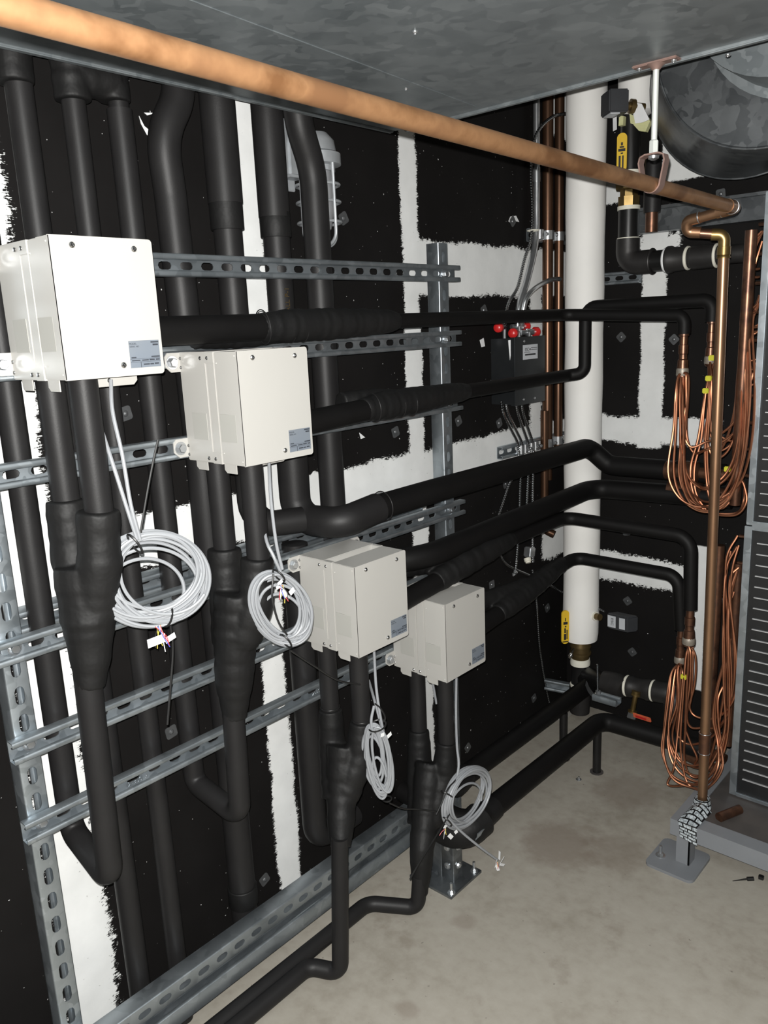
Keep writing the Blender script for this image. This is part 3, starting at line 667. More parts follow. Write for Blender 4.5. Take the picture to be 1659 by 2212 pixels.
for x, yy in ((0.112, 1.578), (0.205, 1.585)): pipe('stub_pipe', [(x, yy, 0.665), (x, yy, 0.42)], 0.0228, t)
wrap('taped_wye', [([(0.112, 1.577, 0.455), (0.12, 1.565, 0.35), (0.17, 1.50, 0.22)], [0.030, 0.036, 0.036]), ([(0.205, 1.584, 0.445), (0.205, 1.57, 0.35), (0.20, 1.51, 0.23)], [0.029, 0.035, 0.038]),
    ([(0.165, 1.560, 0.38), (0.19, 1.50, 0.25), (0.215, 1.45, 0.19), (0.224, 1.431, 0.11), (0.225, 1.424, 0.07)], [0.043, 0.038, 0.034, 0.026, 0.0208])], t, seed=41)

# --- horizontal pipes from the boxes round the corner to the coil
t = thing('insulated_pipe_line', 'topmost black pipe from the nearest white box across to the coil', 'pipe', (0.16, 0.79, 1.583))
pipe('thick_section', [(0.16, 0.78, 1.581), (0.16, 1.16, 1.582)], 0.0268, t, 'rubber_dim')
wrap('taped_wye', [([(0.16, 1.07, 1.582), (0.16, 1.14, 1.582), (0.158, 1.30, 1.583), (0.157, 1.46, 1.584), (0.157, 1.50, 1.584)], [0.028, 0.034, 0.034, 0.028, 0.020]), ([(0.105, 0.95, 1.575), (0.11, 1.08, 1.575), (0.14, 1.22, 1.58)], [0.030, 0.034, 0.03])], t, seed=51)
for yy in (1.082, 1.150, 1.185): part('tape_edge', ring(BM(), (0.159, yy, 1.582), (0.25, 1, 0.1), 0.0345, 0.0012, 28, 6), 'rubber', t)
pipe('pipe', [(0.157, 1.47, 1.584), (0.157, 2.30, 1.584), (0.54, 2.30, 1.566), (0.54, 2.30, 1.515)], 0.0182, t, 'rubber_dim', R=0.045)
t = thing('insulated_pipe_line', 'black pipe from the second white box that turns up in front of the white riser', 'pipe', (0.16, 1.11, 1.38))
pipe('thick_section', [(0.16, 1.105, 1.372), (0.16, 1.40, 1.384)], 0.0265, t, 'rubber_dim')
wrap('taped_wye', [([(0.16, 1.36, 1.384), (0.158, 1.45, 1.386), (0.157, 1.55, 1.388), (0.155, 1.72, 1.391), (0.155, 1.78, 1.391)], [0.028, 0.035, 0.034, 0.028, 0.022]), ([(0.10, 1.35, 1.40), (0.115, 1.42, 1.398), (0.145, 1.55, 1.39)], [0.026, 0.030, 0.026])], t, seed=57)
for yy in (1.40, 1.49, 1.535): part('tape_edge', ring(BM(), (0.158, yy, 1.386), (0.25, 1, 0.1), 0.0348, 0.0012, 28, 6), 'rubber', t)
pipe('pipe', [(0.155, 1.72, 1.391), (0.155, 2.33, 1.394), (0.205, 2.35, 1.40), (0.205, 2.35, 1.605), (0.595, 2.36, 1.605), (0.595, 2.36, 1.545)], 0.0195, t, 'rubber_dim', R=[0, 0.03, 0.035, 0.04, 0.05, 0], n=18)
t = thing('insulated_pipe_line', 'thick black pipe running from the round elbow to the corner, middle height', 'pipe', (0.16, 1.40, 1.14))
pipe('pipe', [(0.14, 1.41, 1.136), (0.16, 1.62, 1.144), (0.16, 2.47, 1.142), (0.22, 2.50, 1.08), (0.60, 2.52, 1.078)], 0.0325, t, 'rubber_dim', R=[0, 0.3, 0.05, 0.05, 0])
part('tape_edge', ring(BM(), (0.143, 1.435, 1.137), (0.1, 1, 0.03), 0.0375, 0.0014, 28, 6), 'rubber', t)
t = thing('insulated_pipe_line', 'thick black pipe just under the middle one, round the corner', 'pipe', (0.16, 1.40, 0.98))
pipe('pipe', [(0.0, 1.402, 0.965), (0.16, 1.56, 0.972), (0.16, 2.50, 0.995), (0.62, 2.53, 1.002)], 0.0325, t, 'rubber_dim', R=[0, 0.2, 0.07, 0])
t = thing('insulated_pipe_line', 'thin black pipe from the middle white box turning down to the lower coil, farther right', 'pipe', (0.18, 1.39, 0.89))
pipe('thick_section', [(0.17, 1.385, 0.877), (0.175, 1.66, 0.905)], 0.026, t, 'rubber_dim')
pipe('thick_section', [(0.11, 1.385, 0.935), (0.11, 1.55, 0.943)], 0.024, t, 'rubber_dim')
wrap('taped_wye', [([(0.172, 1.60, 0.90), (0.176, 1.70, 0.918), (0.178, 1.80, 0.93), (0.18, 1.93, 0.937), (0.18, 1.96, 0.938)], [0.030, 0.037, 0.035, 0.027, 0.022]), ([(0.11, 1.53, 0.945), (0.125, 1.62, 0.938), (0.165, 1.76, 0.93)], [0.026, 0.029, 0.03])], t, seed=63)
pipe('pipe', [(0.18, 1.90, 0.937), (0.18, 2.275, 0.940), (0.585, 2.30, 0.925), (0.592, 2.30, 0.70)], 0.0205, t, 'rubber_dim', R=0.05)
t = thing('insulated_pipe_line', 'thin black pipe from the farthest white box, lowest to cross the white riser', 'pipe', (0.16, 1.71, 0.71))
pipe('thick_section', [(0.165, 1.705, 0.692), (0.165, 2.02, 0.728)], 0.026, t, 'rubber_dim')
wrap('taped_wye', [([(0.165, 1.90, 0.716), (0.165, 2.0, 0.73), (0.168, 2.12, 0.752), (0.172, 2.24, 0.775), (0.174, 2.28, 0.780)], [0.028, 0.036, 0.035, 0.027, 0.023]), ([(0.105, 1.76, 0.735), (0.115, 1.90, 0.745), (0.155, 2.08, 0.75)], [0.026, 0.03, 0.03])], t, seed=71)
pipe('pipe', [(0.172, 2.22, 0.772), (0.185, 2.34, 0.788), (0.525, 2.37, 0.775), (0.54, 2.37, 0.60)], 0.0205, t, 'rubber_dim', R=0.045)

# --- big floor pipes round the corner on their stand and legs
t = floor_outer = thing('insulated_floor_pipe', 'outer thick black pipe raised above the floor, ending in an elbow on the steel stand', 'pipe', (0.27, 1.62, 0.2))
pipe('pipe', [(0.02, 1.60, 0.215), (0.265, 1.60, 0.20), (0.27, 2.38, 0.2), (0.62, 2.41, 0.19)], 0.031, t, 'rubber_dim', R=[0, 0.06, 0.05, 0], n=24)
t = floor_inner = thing('insulated_floor_pipe', 'inner thick black pipe above the floor, between the outer one and the wall', 'pipe', (0.11, 1.75, 0.2))
pipe('pipe', [(-0.03, 1.72, 0.215), (0.108, 1.72, 0.205), (0.11, 2.60, 0.205), (0.05, 2.64, 0.22)], 0.031, t, 'rubber_dim', R=[0, 0.055, 0.03, 0], n=24)

part('elbow_cover', lumpy(BM(), [(-0.0, 1.72, 0.213), (0.09, 1.72, 0.208), (0.109, 1.735, 0.207), (0.11, 1.80, 0.206)], [0.034, 0.042, 0.044, 0.034], amp=0.01, n=24), 'tape', t)
t = floor_outer
part('elbow_cover', lumpy(BM(), fillet([(0.10, 1.585, 0.165), (0.215, 1.583, 0.172), (0.258, 1.60, 0.182), (0.266, 1.66, 0.195), (0.269, 1.72, 0.2)], 0.03, 3), [0.034] + [0.047] * 10 + [0.044, 0.036, 0.032][:3], amp=0.01, n=26), 'tape', t)

# ================================================================ grey control cables
def coil_of(label, cy, cz, ry, rz, rin, turns, x, feeds, seed, tilt=0.0, tie=((0, 1),), yaw=0.0):
    """turns of cable lying in a plane near x; feeds = runs up to the box"""
    rnd = random.Random(seed)
    t = thing('cable_coil', label, 'cable', (x, cy, cz + rz), 'coiled grey control cables')
    pts = []
    K = 28
    ct, st = math.cos(tilt), math.sin(tilt)
    prm = []
    for k in range(turns + 1):
        f = rin + (1 - rin) * ((k * 0.618) % 1.0)
        prm.append((f, rnd.uniform(-1, 1) * (1 - f) * ry * 0.3, (1 - f) * rz * (0.9 if k % 3 else -0.75) * rnd.uniform(0.8, 1.0), rnd.uniform(-1, 1) * 0.010 + 0.004 * math.sin(k * 1.9), rnd.uniform(0.97, 1.02)))
    for k in range(turns):
        for i in range(K):
            a = 2 * PI * i / K; e = max(0.0, (i / K - 0.45) / 0.55); e = e * e * (3 - 2 * e)
            f, oy, oz, xo, el = [p * (1 - e) + q * e for p, q in zip(prm[k], prm[k + 1])]
            yy = f * ry * el * math.cos(a) + oy; zz = f * rz * math.sin(a) + oz
            yr = yy * ct - zz * st; zr = yy * st + zz * ct
            pts.append(V(x + xo + yr * math.sin(yaw), cy + yr * math.cos(yaw), cz + zr))
    part('coiled_cable', tube(BM(), smooth_path(pts, 3), 0.0033, 7), 'cable', t)
    for p in feeds: part('lead', tube(BM(), smooth_path(p, 8), 0.0034, 8), 'cable', t)
    return t
def ziptie(t, c, d, R1, R2, tail=None, ax=(1, 0, 0)):
    """loop round a bundle at c; d = across the bundle"""
    c = V(c); d = V(d).normalized(); a = V(ax).normalized()
    pts = [c + d * R1 * math.cos(2 * PI * i / 20) + a * R2 * math.sin(2 * PI * i / 20) for i in range(20)]
    tube(b_ := BM(), pts, 0.0021, 6, closed=True)
    if tail: tube(b_, smooth_path([V(p) for p in tail], 6), [0.0021] * (6 * (len(tail) - 1) + 1), 6)
    part('zip_tie', b_, 'ziptie', t)
def paper_tag(t, p, right, up, w_, h_):
    obox(b_ := BM(), p, right, up, (0, 0, 1), w_, h_, 0.0006); part('paper_tag', b_, 'paper', t, smooth=False)
def wires(t, p, d, n, L, seed, spread=0.012):
    rnd = random.Random(seed); cols = ['red', 'white', 'yellow', 'blue', 'black', 'white', 'red', 'yellow']
    for k in range(n):
        e = V(p) + V(d) * L * rnd.uniform(0.7, 1.1) + V(rnd.uniform(-1, 1), rnd.uniform(-1, 1), rnd.uniform(-.4, .4)) * spread
        m_ = V(p).lerp(e, 0.5) + V(rnd.uniform(-1, 1), rnd.uniform(-1, 1), 0) * spread * 0.3
        s_ = V(p) + V(0, (k - n / 2) * 0.0016, 0)
        part('stripped_wire', tube(BM(), smooth_path([s_, m_, e], 4), 0.0009, 5), 'wire_' + cols[k % 8], t)

c1 = coil_of('large round coil of grey cable hung below the nearest white box', 0.722, 1.152, 0.103, 0.090, 0.66, 14, 0.236,
    [[(0.190, 0.714, 1.504), (0.210, 0.699, 1.452), (0.230, 0.696, 1.379), (0.240, 0.695, 1.296), (0.243, 0.703, 1.233)], [(0.100, 0.716, 1.471), (0.170, 0.693, 1.435), (0.220, 0.682, 1.368), (0.236, 0.690, 1.288), (0.240, 0.699, 1.234)]], 3, tilt=-0.35, yaw=0.36)
ziptie(c1, (0.242, 0.693, 1.227), (0, -0.5, 1), 0.021, 0.014, [(0.244, 0.705, 1.245), (0.246, 0.725, 1.311), (0.247, 0.742, 1.361), (0.248, 0.756, 1.399)])
ziptie(c1, (0.242, 0.740, 1.082), (0, 0.4, 1), 0.019, 0.014, [(0.244, 0.743, 1.064), (0.244, 0.743, 1.020), (0.245, 0.729, 0.952), (0.246, 0.713, 0.881)])
wires(c1, (0.245, 0.718, 1.071), (0, 0.15, -1), 8, 0.048, 5)
paper_tag(c1, (0.250, 0.708, 1.047), (0, 1, 0.03), (0, 0, 1), 0.036, 0.016); paper_tag(c1, (0.250, 0.736, 1.043), (0, 1, 0.25), (0, 0, 1), 0.022, 0.011)
c2 = coil_of('grey cable coil left of the middle box, its wire ends tagged white and turned up', 0.997, 1.018, 0.060, 0.090, 0.66, 13, 0.256,
    [[(0.200, 1.036, 1.312), (0.235, 1.005, 1.245), (0.255, 0.993, 1.164), (0.262, 0.998, 1.106)], [(0.130, 1.061, 1.243), (0.230, 0.988, 1.171), (0.255, 0.983, 1.138), (0.262, 0.993, 1.103)]], 8, tilt=0.42, yaw=0.5)
ziptie(c2, (0.265, 0.985, 1.097), (0, -0.6, 1), 0.016, 0.014, [(0.268, 0.969, 1.105), (0.270, 0.960, 1.060), (0.272, 0.968, 1.009), (0.272, 0.989, 0.971)])
ziptie(c2, (0.265, 0.990, 0.956), (0, -0.5, 1), 0.018, 0.014, [(0.268, 0.999, 0.933), (0.268, 1.062, 0.875), (0.265, 1.130, 0.817), (0.245, 1.218, 0.768)])
wires(c2, (0.272, 0.983, 1.078), (0.1, 0.2, -1), 8, 0.035, 12, 0.012)
for p, r_, w_, h_ in (((0.275, 0.979, 1.086), (0, 1, 0.5), 0.013, 0.008), ((0.276, 1.007, 1.060), (0, 1, 0.55), 0.014, 0.011), ((0.275, 0.987, 1.060), (0, 0.7, -1), 0.018, 0.008), ((0.275, 0.973, 1.078), (0, 1, 0.2), 0.010, 0.007)): paper_tag(c2, p, r_, (0, 0, 1), w_, h_)
c3 = coil_of('narrow hank of grey cable hanging edge-on below the middle box', 1.247, 0.560, 0.031, 0.104, 0.5, 12, 0.262,
    [[(0.200, 1.318, 0.807), (0.235, 1.282, 0.739), (0.255, 1.269, 0.678), (0.262, 1.271, 0.631)], [(0.150, 1.346, 0.703), (0.210, 1.299, 0.689), (0.250, 1.275, 0.650), (0.262, 1.271, 0.631)], [(0.250, 1.256, 0.700), (0.255, 1.239, 0.673), (0.260, 1.235, 0.646)]], 14, tilt=0.10, yaw=0.9)
ziptie(c3, (0.262, 1.251, 0.655), (0, 1, 0.25), 0.022, 0.02, [(0.268, 1.268, 0.659), (0.270, 1.271, 0.672), (0.268, 1.259, 0.698), (0.262, 1.247, 0.713)])
ziptie(c3, (0.262, 1.272, 0.451), (0, 1, 0.2), 0.010, 0.012, [(0.265, 1.278, 0.437), (0.265, 1.325, 0.398), (0.265, 1.387, 0.363), (0.275, 1.449, 0.328)])
paper_tag(c3, (0.285, 1.266, 0.631), (0, 1, 0.25), (0, 0, 1), 0.016, 0.010); paper_tag(c3, (0.285, 1.243, 0.642), (0, 1, -0.1), (0, 0, 1), 0.012, 0.009)
wires(c3, (0.284, 1.256, 0.626), (0, 0.2, -1), 3, 0.02, 15, 0.004)
c4 = coil_of('round coil of grey cable below the farthest box, its end trailing over the floor', 1.558, 0.318, 0.112, 0.086, 0.70, 12, 0.290,
    [[(0.200, 1.644, 0.616), (0.220, 1.612, 0.526), (0.260, 1.560, 0.465), (0.285, 1.533, 0.431), (0.290, 1.515, 0.394)], [(0.120, 1.636, 0.586), (0.130, 1.639, 0.516)], [(0.295, 1.468, 0.306), (0.310, 1.511, 0.245), (0.330, 1.566, 0.177), (0.340, 1.626, 0.111)]], 21, tilt=-0.3)
ziptie(c4, (0.295, 1.465, 0.379), (0, -1, 1), 0.02, 0.014, [(0.295, 1.506, 0.400), (0.298, 1.466, 0.394), (0.300, 1.433, 0.365), (0.300, 1.413, 0.348)])
ziptie(c4, (0.295, 1.462, 0.300), (0, -0.6, 1), 0.02, 0.014, [(0.300, 1.470, 0.322), (0.300, 1.436, 0.302), (0.302, 1.393, 0.282), (0.305, 1.332, 0.255), (0.305, 1.295, 0.231)])
for p, r_, w_, h_ in (((0.310, 1.436, 0.305), (0, 1, -0.6), 0.011, 0.009), ((0.310, 1.430, 0.285), (0, 0.25, 1), 0.019, 0.011), ((0.310, 1.457, 0.265), (0, 0.8, -1), 0.022, 0.011), ((0.310, 1.481, 0.265), (0, 0.6, -1), 0.012, 0.009)): paper_tag(c4, p, r_, (0.2, 0, 1), w_, h_)
wires(c4, (0.305, 1.443, 0.294), (0, -0.4, -0.6), 3, 0.025, 22, 0.008)
for p, r_ in (((0.340, 1.637, 0.118), (0, 0.12, 1)), ((0.340, 1.649, 0.094), (0, 1, 0.5)), ((0.340, 1.651, 0.080), (0, 1, -0.7)), ((0.340, 1.627, 0.084), (0, 0.4, -1)), ((0.340, 1.619, 0.104), (0, 0.5, 1))): paper_tag(c4, p, r_, (0.3, 0, 1), 0.025, 0.008)
wires(c4, (0.340, 1.626, 0.104), (0, -0.7, -0.7), 3, 0.022, 25, 0.008)

# ================================================================ caged lamp on the wall
t = thing('caged_wall_lamp', 'caged vapour-tight lamp on the black wall behind the bent pipe', 'lamp', (XW, 1.44, 1.85))
b_ = BM(); box(b_, XW, XW + 0.05, 1.375, 1.435, 1.93, 2.06, 0.006); box(b_, XW, XW + 0.006, 1.38, 1.43, 1.905, 1.94, 0.002); part('junction_box', b_, 'lampcage', t)
lx, ly = -0.045, 1.458
lathe(b_ := BM(), (lx, ly, 2.035), (0, 0, -1), [(0, 0.01), (0.002, 0.030), (0.02, 0.046), (0.045, 0.050), (0.05, 0.060), (0.075, 0.060), (0.078, 0.045), (0.09, 0.045)], 28); part('lamp_holder', b_, 'lampcage', t)
lathe(b_ := BM(), (lx, ly, 1.952), (0, 0, -1), [(0, 0.036), (0.05, 0.040), (0.10, 0.038), (0.14, 0.028), (0.155, 0.008)], 24); part('lamp_jar', b_, 'glass', t)
for a in (0, PI / 2):
    u = V(math.cos(a), math.sin(a), 0) * 0.055
    part('guard_wire', tube(BM(), fillet([V(lx, ly, 1.965) - u, V(lx, ly, 1.775) - u, V(lx, ly, 1.775) + u, V(lx, ly, 1.965) + u], 0.03), 0.0042, 10), 'lampcage', t)
for zz in (1.915, 1.875, 1.828): part('guard_ring', ring(BM(), (lx, ly, zz), (0, 0, 1), 0.053, 0.0036, 32, 8), 'lampcage', t)

# ================================================================ overhead copper line with its swing joint and drop
t = thing('copper_drain_line', 'long weathered copper pipe slung under the duct, swinging round to drop beside the coil', 'pipe', (0.8, 1.48, 1.80))
XP = 0.74; zA = 1.842; zB = 1.812; YE = 2.085
part('long_pipe', tube(BM(), [(XP, -0.9, 1.862), (XP, YE - 0.05, zB)], 0.0146, 28), 'copper_old', t)
part('elbow', tube(BM(), fillet([(XP, YE - 0.06, zB), (XP, YE, zB), (XP - 0.045, YE, zB - .004)], 0.026, 9), 0.0160, 24), 'copper_pipe', t)
part('short_pipe', tube(BM(), [(XP - 0.03, YE, zB - .003), (0.645, YE, zB - 0.014)], 0.0124, 20), 'copper_pipe', t)
part('solder_ring', ring(BM(), (XP, YE - 0.028, zB), (0, 1, 0), 0.0158, 0.0018, 28, 8), 'zinc', t)
for x in (XP - 0.034, 0.652): part('solder_ring', ring(BM(), (x, YE, zB - (XP - x) * .13), (1, 0, 0.13), 0.0134, 0.0017, 28, 8), 'zinc', t)
part('elbow', tube(BM(), fillet([(0.655, YE, zB - .012), (0.622, YE, zB - .016), (0.618, YE + 0.012, zB - .042), (0.65, YE + 0.02, zB - .046)], 0.014, 8), 0.0138, 22), 'copper_pipe', t)
part('short_pipe', tube(BM(), [(0.635, YE + 0.017, zB - .045), (0.685, 2.122, zB - .053)], 0.0122, 20), 'copper_dark', t)
part('elbow', tube(BM(), fillet([(0.672, 2.118, zB - .052), (0.70, 2.129, zB - .055), (0.70, 2.130, zB - .085)], 0.018, 8), 0.0145, 22), 'brass', t)
lathe(b_ := BM(), (0.70, 2.13, zB - 0.075), (0, 0, -1), [(0, 0.012), (0.008, 0.012), (0.009, 0.0165), (0.028, 0.0165), (0.029, 0.0145), (0.033, 0.0165), (0.036, 0.0165)], 16); part('adapter', b_, 'brass', t)
part('drop_pipe', tube(BM(), [(0.70, 2.130, zB - 0.105), (0.706, 2.158, 0.13)], 0.0136, 22), 'copper_pipe', t)
cp = V(0.70, 2.130, zB - 0.105).lerp(V(0.706, 2.158, 0.13), 0.835)
lathe(b_ := BM(), cp, (0.004, 0.015, -1), [(0, 0.0142), (0.002, 0.0160), (0.062, 0.0160), (0.064, 0.0142)], 20); part('coupling', b_, 'copper_dark', t)
for k in (0.0, 0.063): part('solder_ring', ring(BM(), cp + V(0, 0, -k), (0, 0, 1), 0.0160, 0.0012, 24, 6), 'zinc', t)

# hanger for the copper line
YH = 1.612; zp = 1.8235
t = thing('pipe_hanger', 'copper coated clevis hanger with pale rod holding the overhead copper pipe', 'hanger', (XP, YH, ZD))
b_ = BM(); box(b_, XP - 0.044, XP + 0.044, YH - 0.013, YH + 0.013, ZD - 0.0045, ZD, 0.0015); pl = part('ceiling_plate', b_, 'hanger', t)
for x in (-0.034, 0.034): part('screw', screw(BM(), (XP + x, YH, ZD - 0.0045), (0, 0, -1), 0.005), 'zinc', pl)
lathe(b_ := BM(), (XP, YH, ZD - 0.004), (0, 0, -1), [(0, 0.018), (0.004, 0.012), (0.010, 0.0075)], 18); part('rod_flange', b_, 'hanger', pl)
part('rod', cyl(BM(), (XP, YH, ZD - 0.008), (XP, YH, 1.877), 0.0058, 14), 'rod', t)
lathe(b_ := BM(), (XP, YH, 1.902), (0, 0, -1), [(0, 0.007), (0.002, 0.009), (0.024, 0.009), (0.026, 0.007)], 6); part('rod_coupling', b_, 'rod', t)
R_ = 0.0185
loop = [V(XP - 0.0235, YH, 1.872), V(XP - 0.026, YH, 1.862), V(XP - R_, YH, zp)] + [V(XP + R_ * math.cos(a), YH, zp + R_ * math.sin(a)) for a in [PI + PI * k / 10 for k in range(1, 10)]] + [V(XP + R_, YH, zp), V(XP + 0.026, YH, 1.862), V(XP + 0.0235, YH, 1.872)]
loop = loop + [V(XP + 0.014, YH, 1.876), V(XP - 0.014, YH, 1.876), loop[0]]
part('clevis_strap', strap(BM(), loop, (0, 1, 0), 0.022, 0.0030), 'hanger', t)
lathe(b_ := BM(), (XP, YH, 1.873), (0, 0, -1), [(0, 0.011), (0.005, 0.010), (0.008, 0.004)], 14); part('nut', b_, 'zinc', t)

# ================================================================ wall conduits, copper risers, control box
cX = -0.066
t = thing('copper_riser', 'left one of two brown copper pipes upright beside the white riser', 'pipe', (cX, 2.581, 0.9), 'twin copper risers')
yA = 2.581; yC = 2.659
part('pipe', tube(BM(), [(cX, yA, 0.99), (cX, yA, 2.5)], 0.0185, 18), 'copper_brown', t)
part('pipe', tube(BM(), fillet([(cX, yA - .02, 1.25), (cX, yA - .02, 0.80), (-0.03, yA - .01, 0.785)], 0.03), 0.015, 16), 'copper_brown', t)
t = thing('copper_riser', 'right one of two brown copper pipes upright, closest to the white riser', 'pipe', (cX, yC, 1.1), 'twin copper risers')
part('pipe', tube(BM(), [(cX, yC, 1.1), (cX, yC, 2.5)], 0.0165, 18), 'copper_brown', t)
# channel brackets with pipe clamps
def clamp_rail(label, z, y0, y1, clamps):
    t = thing('clamp_channel', label, 'channel', (XW, y0, z))
    o = part('channel', strut(BM(), (XW + 0.002, y0, z), (0, 1, 0), (0, 0, 1), (1, 0, 0), y1 - y0, 0.021, True), 'strut', t, angle=50); solid(o)
    for yy, r in clamps:
        pts = [V(-0.077, yy - r - 0.004, z)] + [V(cX + (r + .002) * math.cos(a), yy + (r + .002) * math.sin(a), z) for a in [-PI / 2 + PI * k / 8 for k in range(9)]] + [V(-0.077, yy + r + 0.004, z)]
        cl = part('pipe_clamp', strap(BM(), pts, (0, 0, 1), 0.03, 0.002), 'zinc', t)
        part('bolt', bolt(BM(), (cX + r * 0.9 + 0.012, yy + r * 0.5, z), (1, 0.3, 0), 0.005, 0.004, 0.007), 'zinc', cl)
clamp_rail('short bracket channel high on the wall clamping the two copper pipes', 1.858, 2.496, 2.74, [(2.528, 0.0125), (yA, 0.0185), (yC, 0.0165)])
clamp_rail('slotted bracket channel clamping the flexible conduits under the control box', 1.133 - 0.004, 2.299, 2.74, [(v_, 0.009) for v_ in (2.402, 2.429, 2.470, 2.498)] + [(yA, 0.0185), (yC, 0.0165)])
t = thing('rigid_conduit', 'bright steel conduit running down the wall and bending into the control box', 'conduit', (-0.07, 2.518, 1.5))
part('tube', tube(BM(), smooth_path([(-0.070, 2.515, 2.298), (-0.070, 2.515, 2.119), (-0.070, 2.514, 1.973), (-0.065, 2.500, 1.836), (-0.060, 2.440, 1.713), (-0.060, 2.387, 1.622), (-0.060, 2.375, 1.554)], 8), 0.0115, 14), 'zinc', t)
lathe(b_ := BM(), (-0.070, 2.514, 2.073), (0, 0, -1), [(0, 0.0135), (0.045, 0.0135)], 14); part('coupling', b_, 'zinc', t)
t = thing('flexible_conduit', 'smooth silver flexible tube curving left from the strut to the control box', 'conduit', (-0.060, 2.375, 1.561))
part('tube', tube(BM(), smooth_path([(-0.060, 2.664, 1.712), (-0.050, 2.576, 1.707), (-0.040, 2.467, 1.682), (-0.045, 2.407, 1.644), (-0.055, 2.396, 1.576), (-0.060, 2.401, 1.548)], 8), 0.0085, 12), 'zinc', t)
t = thing('armoured_cable', 'thin ribbed metal cable arching from the white riser down to the control box', 'conduit', (-0.060, 2.318, 1.563))
part('tube', corrugated(BM(), smooth_path([(-0.030, 2.646, 2.253), (-0.040, 2.571, 2.234), (-0.050, 2.508, 2.194), (-0.055, 2.473, 2.143), (-0.060, 2.463, 2.054), (-0.058, 2.468, 1.938), (-0.055, 2.454, 1.841), (-0.060, 2.420, 1.773), (-0.060, 2.376, 1.682), (-0.060, 2.319, 1.630), (-0.060, 2.299, 1.578), (-0.060, 2.296, 1.546)], 8), 0.0062), 'armour', t)
part('tie', ring(BM(), (-0.055, 2.468, 1.867), (0, 0, 1), 0.02, 0.002, 20, 6), 'band', t)
t = thing('control_box', 'dark grey sheet metal control box with white label and red-capped inlets on top', 'box', (XW, 2.36, 1.305))
yb0, yb1, zb0, zb1, xb = 2.272, 2.462, 1.300, 1.517, -0.008
b_ = BM(); box(b_, XW, xb, yb0, yb1, zb0, zb1, 0.0015); part('case', b_, 'box_dark', t)
b_ = BM(); box(b_, xb, xb + 0.003, yb0 - 0.002, yb1, zb0 - 0.004, zb1 + 0.003, 0.0014); box(b_, xb - 0.012, xb + 0.002, yb0 - 0.002, yb0, zb0 - .004, zb1 + .003); cv = part('cover', b_, 'box_dark', t)
for yy, zz in ((yb0 + 0.055, zb1 - 0.012), (yb0 + 0.05, zb0 + 0.014), (yb0 + 0.12, zb0 + 0.012)): part('screw', screw(BM(), (xb + 0.003, yy, zz), (1, 0, 0), 0.0045), 'zinc', cv)
b_ = BM(); box(b_, xb + 0.003, xb + 0.0036, yb0 + 0.048, yb0 + 0.140, zb1 - 0.072, zb1 - 0.024); lb = part('label', b_, 'label_grey', cv, 'pale printed label', smooth=False)
text('printing', 'ESC', 0.015, (xb + 0.004, yb0 + 0.072, zb1 - 0.040), (0, 1, 0), (0, 0, 1), 'black_ink', lb, 0.0001)
b_ = BM()
for (a, c_, d, e) in ((0.088, 0.094, 0.0365, 0.0425), (0.098, 0.136, 0.034, 0.036), (0.098, 0.136, 0.040, 0.042), (0.060, 0.126, 0.054, 0.059), (0.055, 0.092, 0.0478, 0.049)): box(b_, xb + 0.0038, xb + 0.0042, yb0 + a, yb0 + c_, zb1 - e, zb1 - d)
part('printing', b_, 'black_ink', lb, smooth=False)
b_ = BM(); prism(b_, [(xb - 0.022, yb0 - .0012, zb1 - .006), (xb - 0.002, yb0 - .0012, zb1 - .004), (xb - 0.002, yb0 - .0012, zb1 - .075), (xb - 0.012, yb0 - .0012, zb1 - .05), (xb - 0.016, yb0 - .0012, zb1 - .07), (xb - 0.02, yb0 - .0012, zb1 - .03)], (0, 0.001, 0)); part('torn_label', b_, 'paper', t, smooth=False)
for k, (u, v) in enumerate(((-0.070, 0.0), (-0.028, 0.022), (-0.060, 0.135), (-0.030, 0.15))):
    p = V(u, yb0 + 0.008 + v, zb1 + 0.016 + (0.02 if k in (0, 2) else 0.0))
    lathe(b_ := BM(), p, (0.35, -1, 0) if k < 2 else (0.5, 1, 0), [(0, 0.016), (0.006, 0.0165), (0.016, 0.0155), (0.021, 0.010), (0.0225, 0.003)], 20); part('red_cap', b_, 'red', t)
    b_ = BM(); lathe(b_, p, (-0.35, 1, 0) if k < 2 else (-0.5, -1, 0), [(0, 0.010), (0.02, 0.010), (0.022, 0.013), (0.03, 0.013), (0.032, 0.009), (0.05, 0.009)], 14); cyl(b_, p + V(0, 0.03 if k < 2 else -0.03, 0), p + V(0, 0.03 if k < 2 else -0.03, -0.04), 0.006, 10); part('inlet', b_, 'zinc', t)
